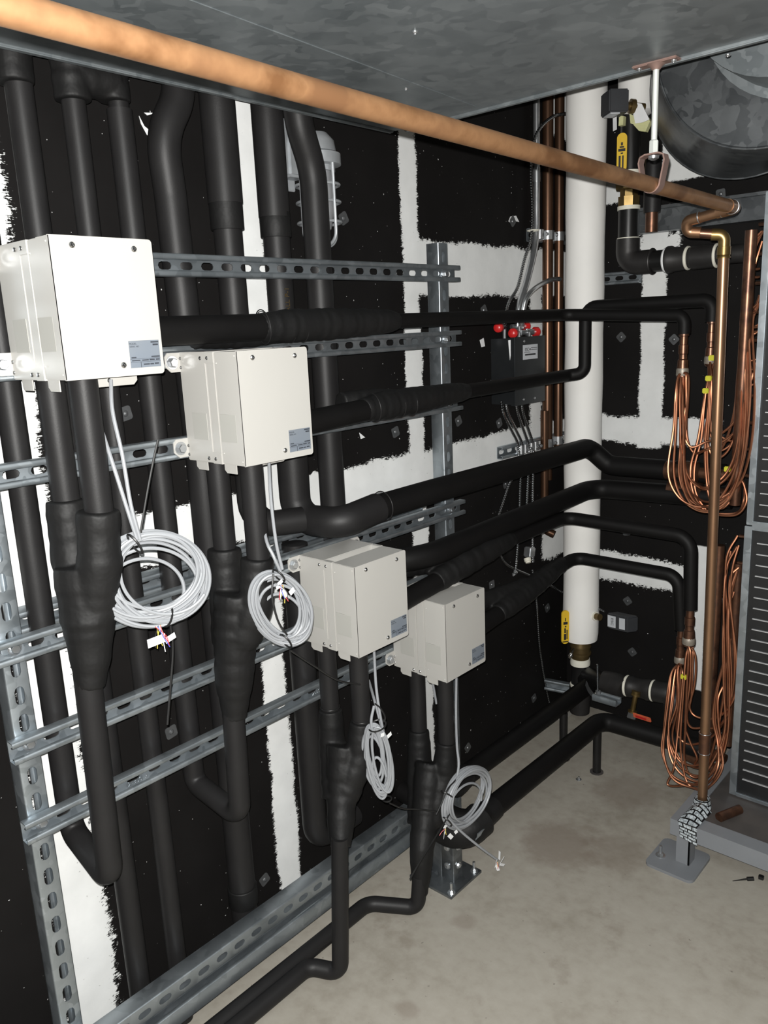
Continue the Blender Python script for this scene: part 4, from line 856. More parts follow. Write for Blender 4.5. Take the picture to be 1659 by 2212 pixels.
# flexible conduits below the control box, each its own
for k, (lab, pts) in enumerate((
    ('leftmost ribbed conduit out of the control box bottom, swinging right to the bracket', [(-0.050, 2.257, 1.314), (-0.050, 2.270, 1.268), (-0.060, 2.333, 1.205), (-0.065, 2.375, 1.159), (-0.070, 2.394, 1.106), (-0.075, 2.395, 1.064), (-0.080, 2.346, 1.014), (-0.085, 2.281, 0.909)]),
    ('second ribbed conduit from the left under the control box', [(-0.050, 2.282, 1.312), (-0.055, 2.306, 1.264), (-0.060, 2.362, 1.201), (-0.065, 2.402, 1.155), (-0.070, 2.418, 1.103), (-0.075, 2.410, 1.012), (-0.075, 2.402, 0.894), (-0.075, 2.389, 0.776), (-0.080, 2.380, 0.672)]),
    ('third ribbed conduit from the left under the control box', [(-0.040, 2.329, 1.308), (-0.050, 2.358, 1.258), (-0.060, 2.415, 1.187), (-0.065, 2.447, 1.141), (-0.070, 2.461, 1.097), (-0.075, 2.459, 1.003), (-0.078, 2.451, 0.884), (-0.080, 2.434, 0.791)]),
    ('rightmost ribbed conduit under the control box', [(-0.040, 2.364, 1.304), (-0.050, 2.391, 1.255), (-0.060, 2.443, 1.191), (-0.065, 2.475, 1.145), (-0.070, 2.493, 1.092), (-0.075, 2.494, 0.997), (-0.078, 2.495, 0.857), (-0.080, 2.501, 0.685)]),
    ('loose ribbed cable looping along the wall below the small conduit fitting', [(-0.085, 2.281, 0.782), (-0.080, 2.311, 0.733), (-0.080, 2.371, 0.695), (-0.080, 2.497, 0.631), (-0.080, 2.633, 0.557), (-0.060, 2.688, 0.517)]),
    ('long dull ribbed cable hanging down the far wall to the floor', [(-0.085, 2.506, 0.656), (-0.085, 2.538, 0.498), (-0.090, 2.567, 0.316), (-0.090, 2.606, 0.164), (-0.080, 2.636, 0.029)]))):
    t = thing('armoured_cable', lab, 'conduit', pts[0], 'ribbed conduits')
    part('tube', corrugated(BM(), smooth_path(pts, 8), 0.0062 if k < 4 else 0.005), 'armour', t)
t = thing('conduit_fitting', 'small silver conduit body tilted on the wall behind the black pipes', 'fitting', (-0.060, 2.443, 0.739))
obox(b_ := BM(), (-0.060, 2.446, 0.743), (0, 1, -0.2), (0, 0.2, 1), (1, 0, 0), 0.036, 0.038, 0.03, 0.004); part('body', b_, 'zinc', t)
lathe(b_ := BM(), (-0.045, 2.406, 0.731), (0.4, -0.25, -0.8), [(0, 0.013), (0.012, 0.013), (0.013, 0.010), (0.018, 0.010)], 16); part('bushing', b_, 'band', t)
t = thing('conduit_clamp', 'tiny bright cable clamp on the wall left of the conduit fitting', 'clamp', (-0.080, 2.395, 0.676))
obox(b_ := BM(), (-0.085, 2.385, 0.673), (0, 1, 0.2), (0, 0, 1), (1, 0, 0), 0.03, 0.012, 0.006, 0.001); part('strap_plate', b_, 'zinc', t); part('bolt', bolt(BM(), (-0.080, 2.377, 0.683), (1, 0, 0), 0.005, 0.004, 0.008), 'zinc', t)

# ================================================================ white jacketed riser with its valve
WX, WY = 0.052, 2.63
wr = thing('jacketed_riser', 'tall white jacketed vertical pipe in the corner with brass valve at its foot', 'pipe', (WX, WY, 0.2))
zj = 0.366
lathe(b_ := BM(), (WX, WY, zj), (0, 0, 1), [(0, 0.052), (0.004, 0.063)] + [(0.03 + 0.08 * k, 0.0665 + 0.0012 * math.sin(k * 1.7)) for k in range(26)], 40); part('jacket', b_, 'jacket', wr)
z0 = 0.131; z1 = 0.182; z2 = 0.263; z3 = 0.286
lathe(b_ := BM(), (WX, WY, z3), (0, 0, 1), [(0, 0.034), (0.02, 0.036), (0.022, 0.041), (0.03, 0.041), (0.032, 0.037), (0.05, 0.037), (0.052, 0.041), (0.06, 0.041), (0.07, 0.037), (zj - z3 + 0.02, 0.037)], 28); part('valve_body', b_, 'bronze', wr)
lathe(b_ := BM(), (WX, WY, z2), (0, 0, 1), [(0, 0.0375), (0.011, 0.0385), (z3 - z2 + 0.004, 0.036)], 28); part('thread_tape', b_, 'band', wr)
lathe(b_ := BM(), (WX, WY, z1 - 0.02), (0, 0, 1), [(0, 0.034), (z2 - z1 + 0.021, 0.034)], 28); part('nipple', b_, 'steel_black', wr)
lathe(b_ := BM(), (WX, WY, z1 - 0.012), (0, 0, 1), [(0, 0.0375), (0.011, 0.0385), (0.014, 0.034)], 28); part('thread_tape', b_, 'band', wr)
lathe(b_ := BM(), (WX, WY, z1 - 0.12), (0, 0, 1), [(0, 0.038), (0.09, 0.041), (0.109, 0.041), (0.11, 0.035)], 28); part('tee', b_, 'iron', wr)
# lever handle, yellow, hanging on the left of the jacket
hc = V(WX + 0.05, WY - 0.075, 0); hd = V(0.80, -0.60, 0).normalized(); hs = V(0.60, 0.80, 0).normalized()
hp = (0.026, 2.555, 0.438)
hz0 = 0.368; hz1 = 0.502
pts = [V(hp[0], hp[1], 0) + hs * x + V(0, 0, (hz0 + hz1) / 2 + y_) for x, y_ in rounded(0.030, hz1 - hz0, 0.0145, 6)]
prism(b_ := BM(), pts, hd * 0.006); hl = part('lever_handle', b_, 'yellow', wr, 'yellow vinyl lever handle')
b_ = BM()
for k, (u0, u1, v0, v1) in enumerate(((-0.4, 0.4, 0.05, 0.08), (-0.2, 0.1, 0.12, 0.30), (0.15, 0.28, 0.14, 0.42), (-0.15, 0.05, 0.33, 0.47), (-0.08, 0.12, 0.50, 0.54), (-0.28, 0.28, 0.58, 0.66), (-0.06, 0.06, 0.68, 0.78))):
    uu, vv = (u0 + u1) / 2 * 0.03, hz0 + (v0 + v1) / 2 * (hz1 - hz0)
    obox(b_, V(hp[0], hp[1], 0) + hs * uu + hd * 0.0062 + V(0, 0, vv), hs, (0, 0, 1), hd, (u1 - u0) * 0.03, (v1 - v0) * (hz1 - hz0), 0.0006)
part('printing', b_, 'black_ink', hl, smooth=False)
ps = (0.052, 2.580, 0.342)
b_ = BM(); cyl(b_, ps, V(ps) + V(0.012, -0.055, -0.012), 0.005, 12); tube2(b_, V(ps) + V(0.008, -0.038, -0.008), V(0.2, -1, -0.2).normalized(), [(0, 0.009), (0.008, 0.009)], 6); part('stem', b_, 'chrome', wr)
# flow sensor on the right of the riser
t = thing('flow_switch', 'charcoal sensor box with two pale labels stuck out right of the white riser', 'sensor', (0.209, 2.600, 0.478))
qa = V((0.106, 2.620, 0.477)); qb = V((0.154, 2.600, 0.486)); ax = (V((0.300, 2.550, 0.505)) - qa).normalized()
lathe(b_ := BM(), qa - ax * 0.01, ax, [(0, 0.016), (0.012, 0.018), (0.014, 0.013), (0.05, 0.013)], 18); part('neck', b_, 'bronze', t)
lathe(b_ := BM(), qa + ax * 0.012, ax, [(0, 0.0165), (0.009, 0.0165)], 18); part('thread_tape', b_, 'band', t)
cc = V((0.225, 2.575, 0.489)); up = V(0, 0.12, 1)
nrm = ax.cross(up).normalized(); upp = nrm.cross(ax).normalized()
if nrm.y > 0: nrm = -nrm
obox(b_ := BM(), cc - nrm * 0.028, ax, upp, nrm, 0.105, 0.056, 0.055, 0.005); bd = part('body', b_, 'plastic_dark', t)
obox(b_ := BM(), cc - ax * 0.025 + nrm * 0.0004, ax, upp, nrm, 0.040, 0.042, 0.0008); l1 = part('label', b_, 'label_grey', t, 'pale label with letters', smooth=False)
obox(b_ := BM(), cc + ax * 0.027 + nrm * 0.0004, ax, upp, nrm, 0.028, 0.040, 0.0008); part('label', b_, 'label_grey', t, 'blank pale label', smooth=False)
text('printing', 'ESC', 0.017, cc - ax * 0.022 + nrm * 0.0012, -upp, ax, 'black_ink', l1, 0.0001)
part('cable', corrugated(BM(), smooth_path([(0.081, 2.660, 0.493), (0.118, 2.640, 0.501), (0.150, 2.630, 0.498)], 6), 0.005), 'armour', t)

# second valve above, under its own torn jacket
SY = 2.60
v2 = thing('valved_pipe', 'black pipe with yellow lever valve and torn white jacket, upper right behind the copper pipe', 'pipe', (0.238, 2.600, 1.811))
sx = 0.223; zt_ = 2.179
lathe(b_ := BM(), (sx + 0.012, SY + 0.01, zt_ + 0.01), (0, 0, 1), [(0, 0.040), (0.01, 0.056), (0.3, 0.058), (0.55, 0.058)], 32); part('jacket', b_, 'jacket', v2)
for pts in ([(0.262, 2.540, 2.172), (0.303, 2.540, 2.164), (0.314, 2.540, 2.149), (0.300, 2.540, 2.122), (0.279, 2.540, 2.128), (0.261, 2.540, 2.148)], [(0.207, 2.550, 2.186), (0.222, 2.550, 2.183), (0.221, 2.550, 2.157), (0.206, 2.550, 2.157)], [(0.244, 2.545, 2.184), (0.261, 2.545, 2.175), (0.264, 2.545, 2.148), (0.248, 2.545, 2.156)]):
    part('glass_wool', prism(BM(), pts, (0, 0.018, 0)), 'foam', v2, angle=15)
part('jacket_flap', prism(BM(), [(0.268, 2.532, 2.209), (0.289, 2.532, 2.202), (0.316, 2.530, 2.152), (0.294, 2.530, 2.148), (0.271, 2.530, 2.149), (0.260, 2.532, 2.187)], (0, 0.003, 0)), 'paper', v2, smooth=False)
z5 = 2.022; z6 = 1.918; z7 = 1.818; zel = 1.740
lathe(b_ := BM(), (sx, SY, z5), (0, 0, 1), [(0, 0.031), (zt_ - z5 + 0.03, 0.031)], 28); part('pipe', b_, 'steel_black', v2)
lathe(b_ := BM(), (sx, SY, z5 - 0.006), (0, 0, 1), [(0, 0.036), (0.01, 0.036)], 28); part('thread_tape', b_, 'band', v2)
lathe(b_ := BM(), (sx, SY, z6), (0, 0, 1), [(0, 0.035), (0.03, 0.036), (0.031, 0.030), (0.05, 0.030), (0.052, 0.044), (0.075, 0.046), (0.10, 0.036), (z5 - z6, 0.034)], 8); part('valve_body', b_, 'brass', v2)
lathe(b_ := BM(), (sx, SY, z6 - 0.011), (0, 0, 1), [(0, 0.036), (0.012, 0.036)], 28); part('thread_tape', b_, 'band', v2)
lathe(b_ := BM(), (sx, SY, z7), (0, 0, 1), [(0, 0.033), (z6 - z7, 0.033)], 28); part('nipple', b_, 'steel_black', v2)
lathe(b_ := BM(), (sx, SY, z7 - 0.004), (0, 0, 1), [(0, 0.0355), (0.007, 0.0355)], 28); part('thread_tape', b_, 'band', v2)
tube(b_ := BM(), fillet([(sx, SY, z7), (sx, SY, zel), (sx + 0.09, SY, zel)], 0.045, 8), 0.038, 24); ring(b_, (sx + 0.086, SY, zel), (1, 0, 0), 0.038, 0.004, 28, 8); part('elbow', b_, 'iron', v2)
xe = 0.356
part('nipple', cyl(BM(), (sx + 0.06, SY, zel), (xe + 0.01, SY, zel), 0.033, 24), 'steel_black', v2)
ring(b_ := BM(), (xe, SY, zel), (1, 0, 0), 0.034, 0.006, 28, 8); part('thread_tape', b_, 'paper', v2)
lathe(b_ := BM(), (xe + 0.004, SY, zel), (1, 0, 0), [(0, 0.042), (0.012, 0.042), (0.02, 0.038), (0.06, 0.036), (0.063, 0.032), (0.075, 0.032), (0.08, 0.037), (0.15, 0.036), (0.152, 0.028), (0.24, 0.028)], 28); part('union', b_, 'iron', v2)
for k in (0.068, 0.157): part('thread_tape', ring(BM(), (xe + k, SY, zel), (1, 0, 0), 0.032, 0.005, 28, 8), 'band', v2)
hx_ = V((0.225, 2.540, 2.074)); z8, z9 = 2.016, 2.131; hs = V(0.97, 0.25, 0).normalized(); hd = V(0.25, -0.97, 0).normalized()
prism(b_ := BM(), [V(hx_.x, hx_.y, (z8 + z9) / 2 + y_) + hs * x for x, y_ in rounded(0.031, z9 - z8, 0.015, 6)], hd * 0.006); hl = part('lever_handle', b_, 'yellow', v2, 'yellow vinyl lever handle')
b_ = BM()
for (u0, u1, v0, v1) in ((-0.3, -0.1, 0.05, 0.42), (0.05, 0.2, 0.08, 0.42), (-0.1, 0.12, 0.46, 0.50), (-0.35, 0.35, 0.53, 0.60), (-0.22, 0.22, 0.62, 0.66), (-0.1, 0.1, 0.68, 0.76)):
    obox(b_, V(hx_.x, hx_.y, z8 + (v0 + v1) / 2 * (z9 - z8)) + hs * (u0 + u1) / 2 * 0.031 + hd * 0.0063, hs, (0, 0, 1), hd, (u1 - u0) * 0.031, (v1 - v0) * (z9 - z8), 0.0006)
part('printing', b_, 'black_ink', hl, smooth=False)
t = thing('flow_switch', 'charcoal sensor box hung high at the top right of the white riser with paper slip', 'sensor', (0.207, 2.500, 2.211))
cc = V((0.201, 2.470, 2.210)); ax = V(0.93, -0.36, 0); 
obox(b_ := BM(), cc + V(0.02, 0.02, 0), (0.75, -0.66, 0), (0.66, 0.75, 0), (0, 0, 1), 0.072, 0.062, 0.066, 0.004); part('body', b_, 'plastic_dark', t)
obox(b_ := BM(), cc + V(0.015, 0.012, -0.034), (0.75, -0.66, 0), (0.66, 0.75, 0), (0, 0, 1), 0.055, 0.03, 0.004); part('cover_label', b_, 'label_grey', t)
lathe(b_ := BM(), cc + V(0.045, 0.045, -0.008), (0.66, 0.75, -0.1), [(0, 0.012), (0.012, 0.012), (0.013, 0.021), (0.027, 0.021), (0.03, 0.012), (0.06, 0.012)], 20); part('neck', b_, 'bronze', t)
obox(b_ := BM(), (0.223, 2.490, 2.151), (0.9, -0.4, 0.1), (0.1, 0, 1), (0.4, 0.9, 0), 0.017, 0.038, 0.0008); part('paper_slip', b_, 'paper', t, smooth=False)
t = thing('copper_stub', 'short capped copper stub hanging from a dark sleeve right of the yellow valve', 'pipe', (0.346, 2.500, 1.863))
px_ = V((0.346, 2.500, 1.863))
lathe(b_ := BM(), (px_.x, 2.5, 1.877), (0, 0, 1), [(0, 0.025), (0.01, 0.026), (0.10, 0.026), (2.030 - 1.877, 0.024)], 24); part('sleeve', b_, 'rubber', t)
lathe(b_ := BM(), (px_.x, 2.5, 1.820), (0, 0, 1), [(0, 0.019), (0.08, 0.019)], 20); part('stub', b_, 'copper_dark', t)

# ================================================================ lower steel fittings, drain valve and supports in the corner
t = thing('steel_pipe_run', 'dark threaded steel elbow and tees with white thread rings low on the back wall', 'pipe', (0.24, 2.55, 0.29))
LY, LZ = 2.55, 0.275
p0 = V((0.193, 2.550, 0.259)); p1 = V((0.251, 2.580, 0.286)); p2 = V((0.433, 2.560, 0.276))
part('nipple', cyl(BM(), (0.085, 2.625, p0.z - .03), (p0.x + 0.01, 2.55, p0.z), 0.031, 22), 'steel_black', t)
ring(b_ := BM(), p0 + V(0.006, 0, 0), (1, -0.1, 0), 0.033, 0.0055, 28, 8); part('thread_tape', b_, 'paper', t)
tube(b_ := BM(), [p0, p0 + V(0.05, 0.0, 0.004), p0 + V(0.085, -0.01, 0.0)], [0.041, 0.042, 0.038], 24); part('elbow', b_, 'iron', t)
d_ = (p2 - p0).normalized()
for a in (0.088, 0.185): ring(b_ := BM(), p0 + d_ * a, d_, 0.034, 0.005, 28, 8); part('thread_tape', b_, 'band', t)
lathe(b_ := BM(), p0 + d_ * 0.095, d_, [(0, 0.039), (0.012, 0.040), (0.02, 0.036), (0.06, 0.036), (0.07, 0.040), (0.084, 0.039)], 26); part('tee', b_, 'iron', t)
tube(b_ := BM(), fillet([p0 + d_ * 0.19, p0 + d_ * 0.26, p0 + d_ * 0.26 + V(0.01, -0.01, -0.09)], 0.05), 0.038, 24); part('elbow', b_, 'iron', t)
# drain
dv = V((0.332, 2.520, 0.273)); de = V((0.322, 2.500, 0.156)); dd = (de - dv).normalized(); L_ = (de - dv).length
part('drain_nipple', lathe(BM(), dv, dd, [(0, 0.016), (0.012, 0.015), (0.014, 0.0165), (0.018, 0.0165), (0.02, 0.009), (L_ * 0.62, 0.009), (L_ * .63, 0.016), (L_ * .68, 0.016)], 16), 'brass', t)
v_ = thing('drain_valve', 'small chrome ball valve with an orange lever under the steel fittings', 'valve', de)
lathe(b_ := BM(), dv + dd * L_ * .68, dd, [(0, 0.015), (0.02, 0.017), (0.022, 0.014), (0.03, 0.02), (0.05, 0.02), (0.06, 0.014), (0.075, 0.014)], 6); part('valve_body', b_, 'zinc', v_)
la = V((0.345, 2.470, 0.205)); lb_ = V((0.418, 2.450, 0.215)); ld = (lb_ - la).normalized()
obox(b_ := BM(), (la + lb_) / 2, ld, (0, -0.2, 1), (0, 1, 0.2), (lb_ - la).length, 0.018, 0.008, 0.003); lv = part('lever', b_, 'orange', v_)
obox(b_ := BM(), (la + lb_) / 2 + V(-0.002, -0.005, 0), ld, (0, -0.2, 1), (0, 1, 0.2), (lb_ - la).length * 0.6, 0.008, 0.001); part('lever_print', b_, 'red', lv)
# trapeze and legs
for tp, x, y_ in ((floor_outer, 0.262, 2.366), (floor_inner, 0.125, 2.373)):
    lg = part('leg', lathe(BM(), (x, y_, 0), (0, 0, 1), [(0, 0.0145), (0.185, 0.0145)], 18), 'steel_black', tp)
    b_ = BM(); cyl(b_, (x, y_, 0), (x, y_, 0.003), 0.024, 12); part('foot', b_, 'pan', lg)
t = thing('trapeze_channel', 'small galvanised channel with upright threaded rod beside the white riser foot', 'channel', (0.250, 2.420, 0.248))
pa = V((0.223, 2.420, 0.252)); pb = V((0.313, 2.420, 0.245)); ln = pb.x - pa.x
o = part('channel', strut(BM(), (pa.x, 2.42, pa.z), (1, 0, 0), (0, 1, 0), (0, 0, 1), ln, 0.021, False), 'strut', t, angle=50); solid(o)
part('threaded_rod', corrugated(BM(), [V((0.230, 2.420, 0.383)), V(pa.x + 0.012, 2.42, pa.z)], 0.0048, 0.004, 10), 'armour', t)
part('nut', lathe(BM(), (pa.x + 0.012, 2.42, pa.z + 0.02), (0, 0, 1), [(0, 0.012), (0.003, 0.012), (0.004, 0.009), (0.012, 0.009)], 6), 'zinc', t)
part('pipe_strap', strap(BM(), smooth_path([(0.146, 2.500, 0.258), (0.173, 2.470, 0.251), (0.209, 2.440, 0.248), (0.227, 2.430, 0.249)], 5), (0, 0.5, 1), 0.016, 0.0025), 'zinc', t)
t = thing('wall_bracket_channel', 'galvanised channel ends poking out left of the white riser foot', 'channel', (-0.050, 2.620, 0.149))
o = part('channel', strut(BM(), V((-0.090, 2.616, 0.150)), (1, 0.2, 0), (0, 0, 1), (0.2, -1, 0), 0.13, 0.021, False), 'strut', t, angle=50); solid(o)

t = thing('wall_bracket_channel', 'short dim channel on the back wall just right of the white riser', 'channel', (0.045, 2.770, 1.704))
pa = V((0.023, 2.778, 1.705)); o = part('channel', strut(BM(), (pa.x, YB - 0.001, pa.z), (1, 0, 0), (0, 0, 1), (0, -1, 0), 0.16, 0.021, True), 'strut', t, angle=50); solid(o)
# steel stand with its floor plate
t = thing('pipe_stand', 'galvanised post stand on a square floor plate under the black floor elbow', 'stand', (0.20, 1.6, 0))
b_ = BM(); box(b_, 0.100, 0.2525, 1.525, 1.673, 0.0, 0.009, 0.001); bp = part('base_plate', b_, 'sheet', t)
for x, y_ in ((0.242, 1.54), (0.238, 1.655), (0.115, 1.655), (0.115, 1.54)): part('anchor_bolt', bolt(BM(), (x, y_, 0.009), (0, 0, 1), 0.008, 0.007, 0.011, 0.022), 'zinc', bp)
o = part('post', strut(BM(), (0.2215, 1.600, 0.009), (0, 0, 1), (0, -1, 0), (-1, 0, 0), 0.158, 0.0413, False), 'sheet', t, angle=50); solid(o)
o = part('post', strut(BM(), (0.1370, 1.600, 0.009), (0, 0, 1), (0, 1, 0), (1, 0, 0), 0.158, 0.041, False), 'sheet', t, angle=50); solid(o)
for zz in (0.055, 0.115):
    part('bolt', bolt(BM(), (0.2230, 1.600, zz), (1, 0, 0), 0.007, 0.005, 0.010), 'zinc', t); part('bolt', bolt(BM(), (0.2010, 1.578, zz), (0, -1, 0), 0.007, 0.005, 0.010), 'zinc', t)
part('saddle', strap(BM(), [V(0.27 + 0.035 * math.cos(a), 1.60, 0.20 + 0.035 * math.sin(a)) for a in [PI + PI * k / 8 for k in range(9)]], (0, 1, 0), 0.03, 0.003), 'strut', t)
t = thing('floor_anchor', 'small metal anchor stud sticking from the concrete below the corner pipes', 'anchor', (0.236, 2.284, 0))
part('stud', bolt(BM(), (0.236, 2.284, 0.0), (0, 0, 1), 0.006, 0.005, 0.010, 0.006), 'zinc', t)

# ================================================================ the coil unit on its grey frame
CX0, CY0, ZF = 0.742, 2.28, 0.147
t = thing('coil_stand', 'grey painted steel frame on a bolted foot plate under the coil', 'stand', (0.70, 2.06, 0))
b_ = BM(); box(b_, 0.655, 1.75, 2.05, 2.072, 0.096, ZF - 0.002, 0.0005); box(b_, 0.655, 1.75, 2.0495, 2.10, ZF - 0.004, ZF, 0.0005); part('beam', b_, 'frame_grey', t)
b_ = BM(); box(b_, 0.656, 0.677, 2.055, 2.76, 0.096, ZF - 0.003, 0.0005); box(b_, 0.655, 0.70, 2.0502, 2.76, ZF - 0.0042, ZF - 0.0004, 0.0005); part('beam', b_, 'frame_grey', t)
b_ = BM(); box(b_, 0.677, 1.75, 2.072, 2.76, 0.120, 0.1425, 0.001); part('drain_pan', b_, 'pan', t)
b_ = BM(); box(b_, 0.672, 0.712, 2.058, 2.064, 0.009, 0.10, 0.001); box(b_, 0.706, 0.712, 2.058, 2.10, 0.009, 0.10, 0.001); part('leg', b_, 'frame_grey', t)
pc = V(0.674, 2.072, 0.0)
prism(b_ := BM(), [pc + V(x, y_, 0) for x, y_ in rounded(0.142, 0.152, 0.018, 3)], (0, 0, 0.009)); fp = part('foot_plate', b_, 'frame_grey', t)
part('anchor_bolt', bolt(BM(), (0.628, 2.055, 0.009), (0, 0, 1), 0.0085, 0.008, 0.014, 0.022), 'zinc', fp)

cu = thing('coil_unit', 'tall finned evaporator coil panel with bare metal edges at the right side', 'coil', (CX0, CY0, ZF))
CZT = 1.865; zmid = 0.987; CW = 0.95
def edge(nm, *a): part(nm, box(BM(), *a, 0.0012), 'strut', cu)
edge('metal_strip', CX0, CX0 + 0.020, CY0 - 0.003, CY0 + 0.30, ZF, zmid - 0.002); edge('metal_strip', CX0 + .004, CX0 + 0.022, CY0 - 0.004, CY0 + 0.30, zmid + 0.002, CZT)
edge('metal_strip', CX0 + 0.02, CX0 + CW, CY0 - 0.005, CY0 + 0.003, ZF, ZF + 0.012); edge('metal_strip', CX0 + 0.02, CX0 + CW, CY0 - 0.005, CY0 + 0.003, zmid - 0.012, zmid + 0.014); edge('metal_strip', CX0 + 0.02, CX0 + CW, CY0 - 0.005, CY0 + 0.003, CZT - 0.014, CZT)
for za, zb_ in ((ZF + 0.012, zmid - 0.012), (zmid + 0.014, CZT - 0.014)):
    b_ = BM(); box(b_, CX0 + 0.021, CX0 + CW, CY0 + 0.003, CY0 + 0.27, za, zb_); part('fin_block', b_, 'fin', cu, smooth=False)
rb = BM(); box(rb, 0.0, CW - 0.035, 0, 0.006, -0.0013, 0.0013); rme = bpy.data.meshes.new('tube_row'); rb.to_mesh(rme); rb.free(); rme.materials.append(M['fin_edge'])
nrow = 0
for za, zb_ in ((ZF + 0.06, zmid - 0.03), (zmid + 0.03, CZT - 0.03)):
    z = za
    while z < zb_:
        o = bpy.data.objects.new('tube_row', rme); COL.objects.link(o); o.parent = cu
        o.location = V(CX0 + 0.035, CY0 - 0.002, z) - V(cu.location); z += 0.0318; nrow += 1
# headers and return bends on the left end of the coil
HX = 0.700
part('suction_header', tube(BM(), [(HX + 0.005, 2.30, zmid + 0.05), (HX + 0.018, 2.27, 1.774)], 0.0155, 20), 'copper_dark', cu)
part('suction_header', tube(BM(), [(HX - 0.05, 2.34, 0.22), (HX - 0.045, 2.34, 0.901)], 0.0155, 20), 'copper_dark', cu)
part('suction_header', tube(BM(), [(HX - 0.008, 2.40, 0.24), (HX - 0.008, 2.40, 0.837)], 0.018, 18), 'copper_dark', cu)
part('suction_header', tube(BM(), [(HX + 0.02, 2.42, zmid + 0.12), (HX + 0.02, 2.42, 1.79)], 0.016, 18), 'copper_dark', cu)
for za, zb_, n in ((0.26, 0.92, 9), (1.10, 1.80, 10)):
    for k in range(n):
        zz = za + (zb_ - za) * k / (n - 1)
        part('branch_tube', cyl(BM(), (HX - 0.01, 2.40 if za < 1 else 2.42, zz), (CX0 + 0.01, 2.40, zz), 0.0055, 10), 'copper_dark', cu)
# valve bodies at the ends of the two thick pipes and the drain outlets behind the drop pipe
for p, r in (((0.511, 2.500, 1.081), 0.034), ((0.514, 2.520, 1.015), 0.034)):
    p = V(p); part('stop_valve', lathe(BM(), p - V(0.09, 0, 0), (1, 0, 0), [(0, 0.030), (0.03, 0.030), (0.032, 0.024), (0.06, 0.024), (0.062, 0.034), (0.10, 0.034), (0.11, 0.02), (0.2, 0.018)], 20), 'copper_dark', cu)
for zz in (0.182, 0.132):
    part('outlet_pipe', cyl(BM(), (0.55, 2.44, zz), (HX - 0.02, 2.42, zz - 0.01), 0.017, 16), 'copper_dark', cu)

# distributors with their capillary tubes
def distributor(label, p, r, cap, yellow=(), extra=0):
    t = thing('distributor', label, 'pipe', p)
    p = V(p)
    lathe(b_ := BM(), p + V(0, 0, 0.005), (0, 0, -1), [(0, r * 1.05), (0.01, r * 1.05), (0.012, r * 0.8), (0.035, r * 0.8), (0.036, r * 1.0), (0.06, r * 1.0), (0.062, r * 0.85), (0.075, r * 0.85), (0.078, r * 1.05), (0.115, r * 1.25), (0.125, r * 1.25), (0.13, r * 0.9)], 18); part('body', b_, 'copper_dark', t)
    lathe(b_ := BM(), p - V(0, 0, 0.095), (0, 0, -1), [(0, r * 1.15), (0.006, r * 1.3), (0.02, r * 1.32), (0.026, r * 1.1)], 16); part('brazed_ring', b_, 'solder', t)
    rj = random.Random(len(label))
    for k, q in enumerate(cap):
        a = k * 2.4; q = [p + V(r * 0.7 * math.cos(a), r * 0.7 * math.sin(a), -0.112)] + [V(x) for x in q]
        part('capillary_tube', tube(BM(), smooth_path(q, 7), 0.0036, 8), 'copper', t)
        if extra and k < extra:
            q2 = [q[0] + V(0.004, -0.004, 0)]
            dx, dz = rj.uniform(-.014, .014), rj.uniform(-.022, .026)
            for i, x in enumerate(q[1:]):
                f = min(1.0, i / 2.0) * min(1.0, (len(q) - 2 - i) / 2.0)
                q2.append(x + V(dx * f + rj.uniform(-.004, .004) * f, rj.uniform(-.012, .012) * f, dz * f if i < len(q) - 4 else dz * 1.4))
            part('capillary_tube', tube(BM(), smooth_path(q2, 7), 0.0036, 8), 'copper', t)
    for q in yellow: obox(b_ := BM(), q, (1, 0, 0), (0, 0, 1), (0, 1, 0), 0.017, 0.015, 0.012, 0.002); part('yellow_tape', b_, 'tag_yellow', t)
    return t
def cap_path(pts, y0, y1):
    return pts
rnd = random.Random(4)
U = [  # upper left distributor: drop, loop low, rise to the coil end
    [(0.537, 2.280, 1.398), (0.543, 2.260, 1.337), (0.547, 2.250, 1.233), (0.548, 2.250, 1.111), (0.583, 2.250, 1.040), (0.643, 2.250, 1.018), (0.696, 2.260, 1.050), (0.728, 2.260, 1.152), (0.730, 2.270, 1.316), (0.717, 2.280, 1.536), (0.713, 2.290, 1.644), (0.731, 2.310, 1.657)],
    [(0.540, 2.290, 1.398), (0.548, 2.270, 1.323), (0.558, 2.260, 1.219), (0.559, 2.260, 1.111), (0.592, 2.260, 1.046), (0.645, 2.260, 1.035), (0.703, 2.270, 1.083), (0.732, 2.270, 1.189), (0.735, 2.280, 1.340), (0.722, 2.290, 1.512), (0.735, 2.310, 1.589)],
    [(0.547, 2.290, 1.398), (0.553, 2.280, 1.309), (0.565, 2.270, 1.204), (0.571, 2.270, 1.137), (0.599, 2.270, 1.092), (0.646, 2.270, 1.083), (0.697, 2.280, 1.133), (0.722, 2.280, 1.238), (0.714, 2.280, 1.414), (0.709, 2.280, 1.608), (0.716, 2.290, 1.731), (0.734, 2.300, 1.765)],
    [(0.555, 2.290, 1.398), (0.558, 2.290, 1.322), (0.557, 2.280, 1.243), (0.580, 2.280, 1.197), (0.619, 2.290, 1.212), (0.645, 2.290, 1.226), (0.699, 2.290, 1.281), (0.713, 2.290, 1.376), (0.701, 2.280, 1.537), (0.706, 2.290, 1.644), (0.717, 2.300, 1.720), (0.737, 2.300, 1.772)],
    [(0.565, 2.280, 1.399), (0.569, 2.270, 1.311), (0.562, 2.260, 1.179), (0.578, 2.240, 1.089), (0.613, 2.240, 1.031), (0.672, 2.240, 1.032), (0.716, 2.250, 1.087), (0.739, 2.260, 1.217), (0.732, 2.270, 1.366), (0.715, 2.280, 1.536), (0.730, 2.300, 1.569)]]
distributor('upper left copper distributor with a fan of looping capillary tubes', (0.54, 2.30, 1.515), 0.0135, U, (), 5)
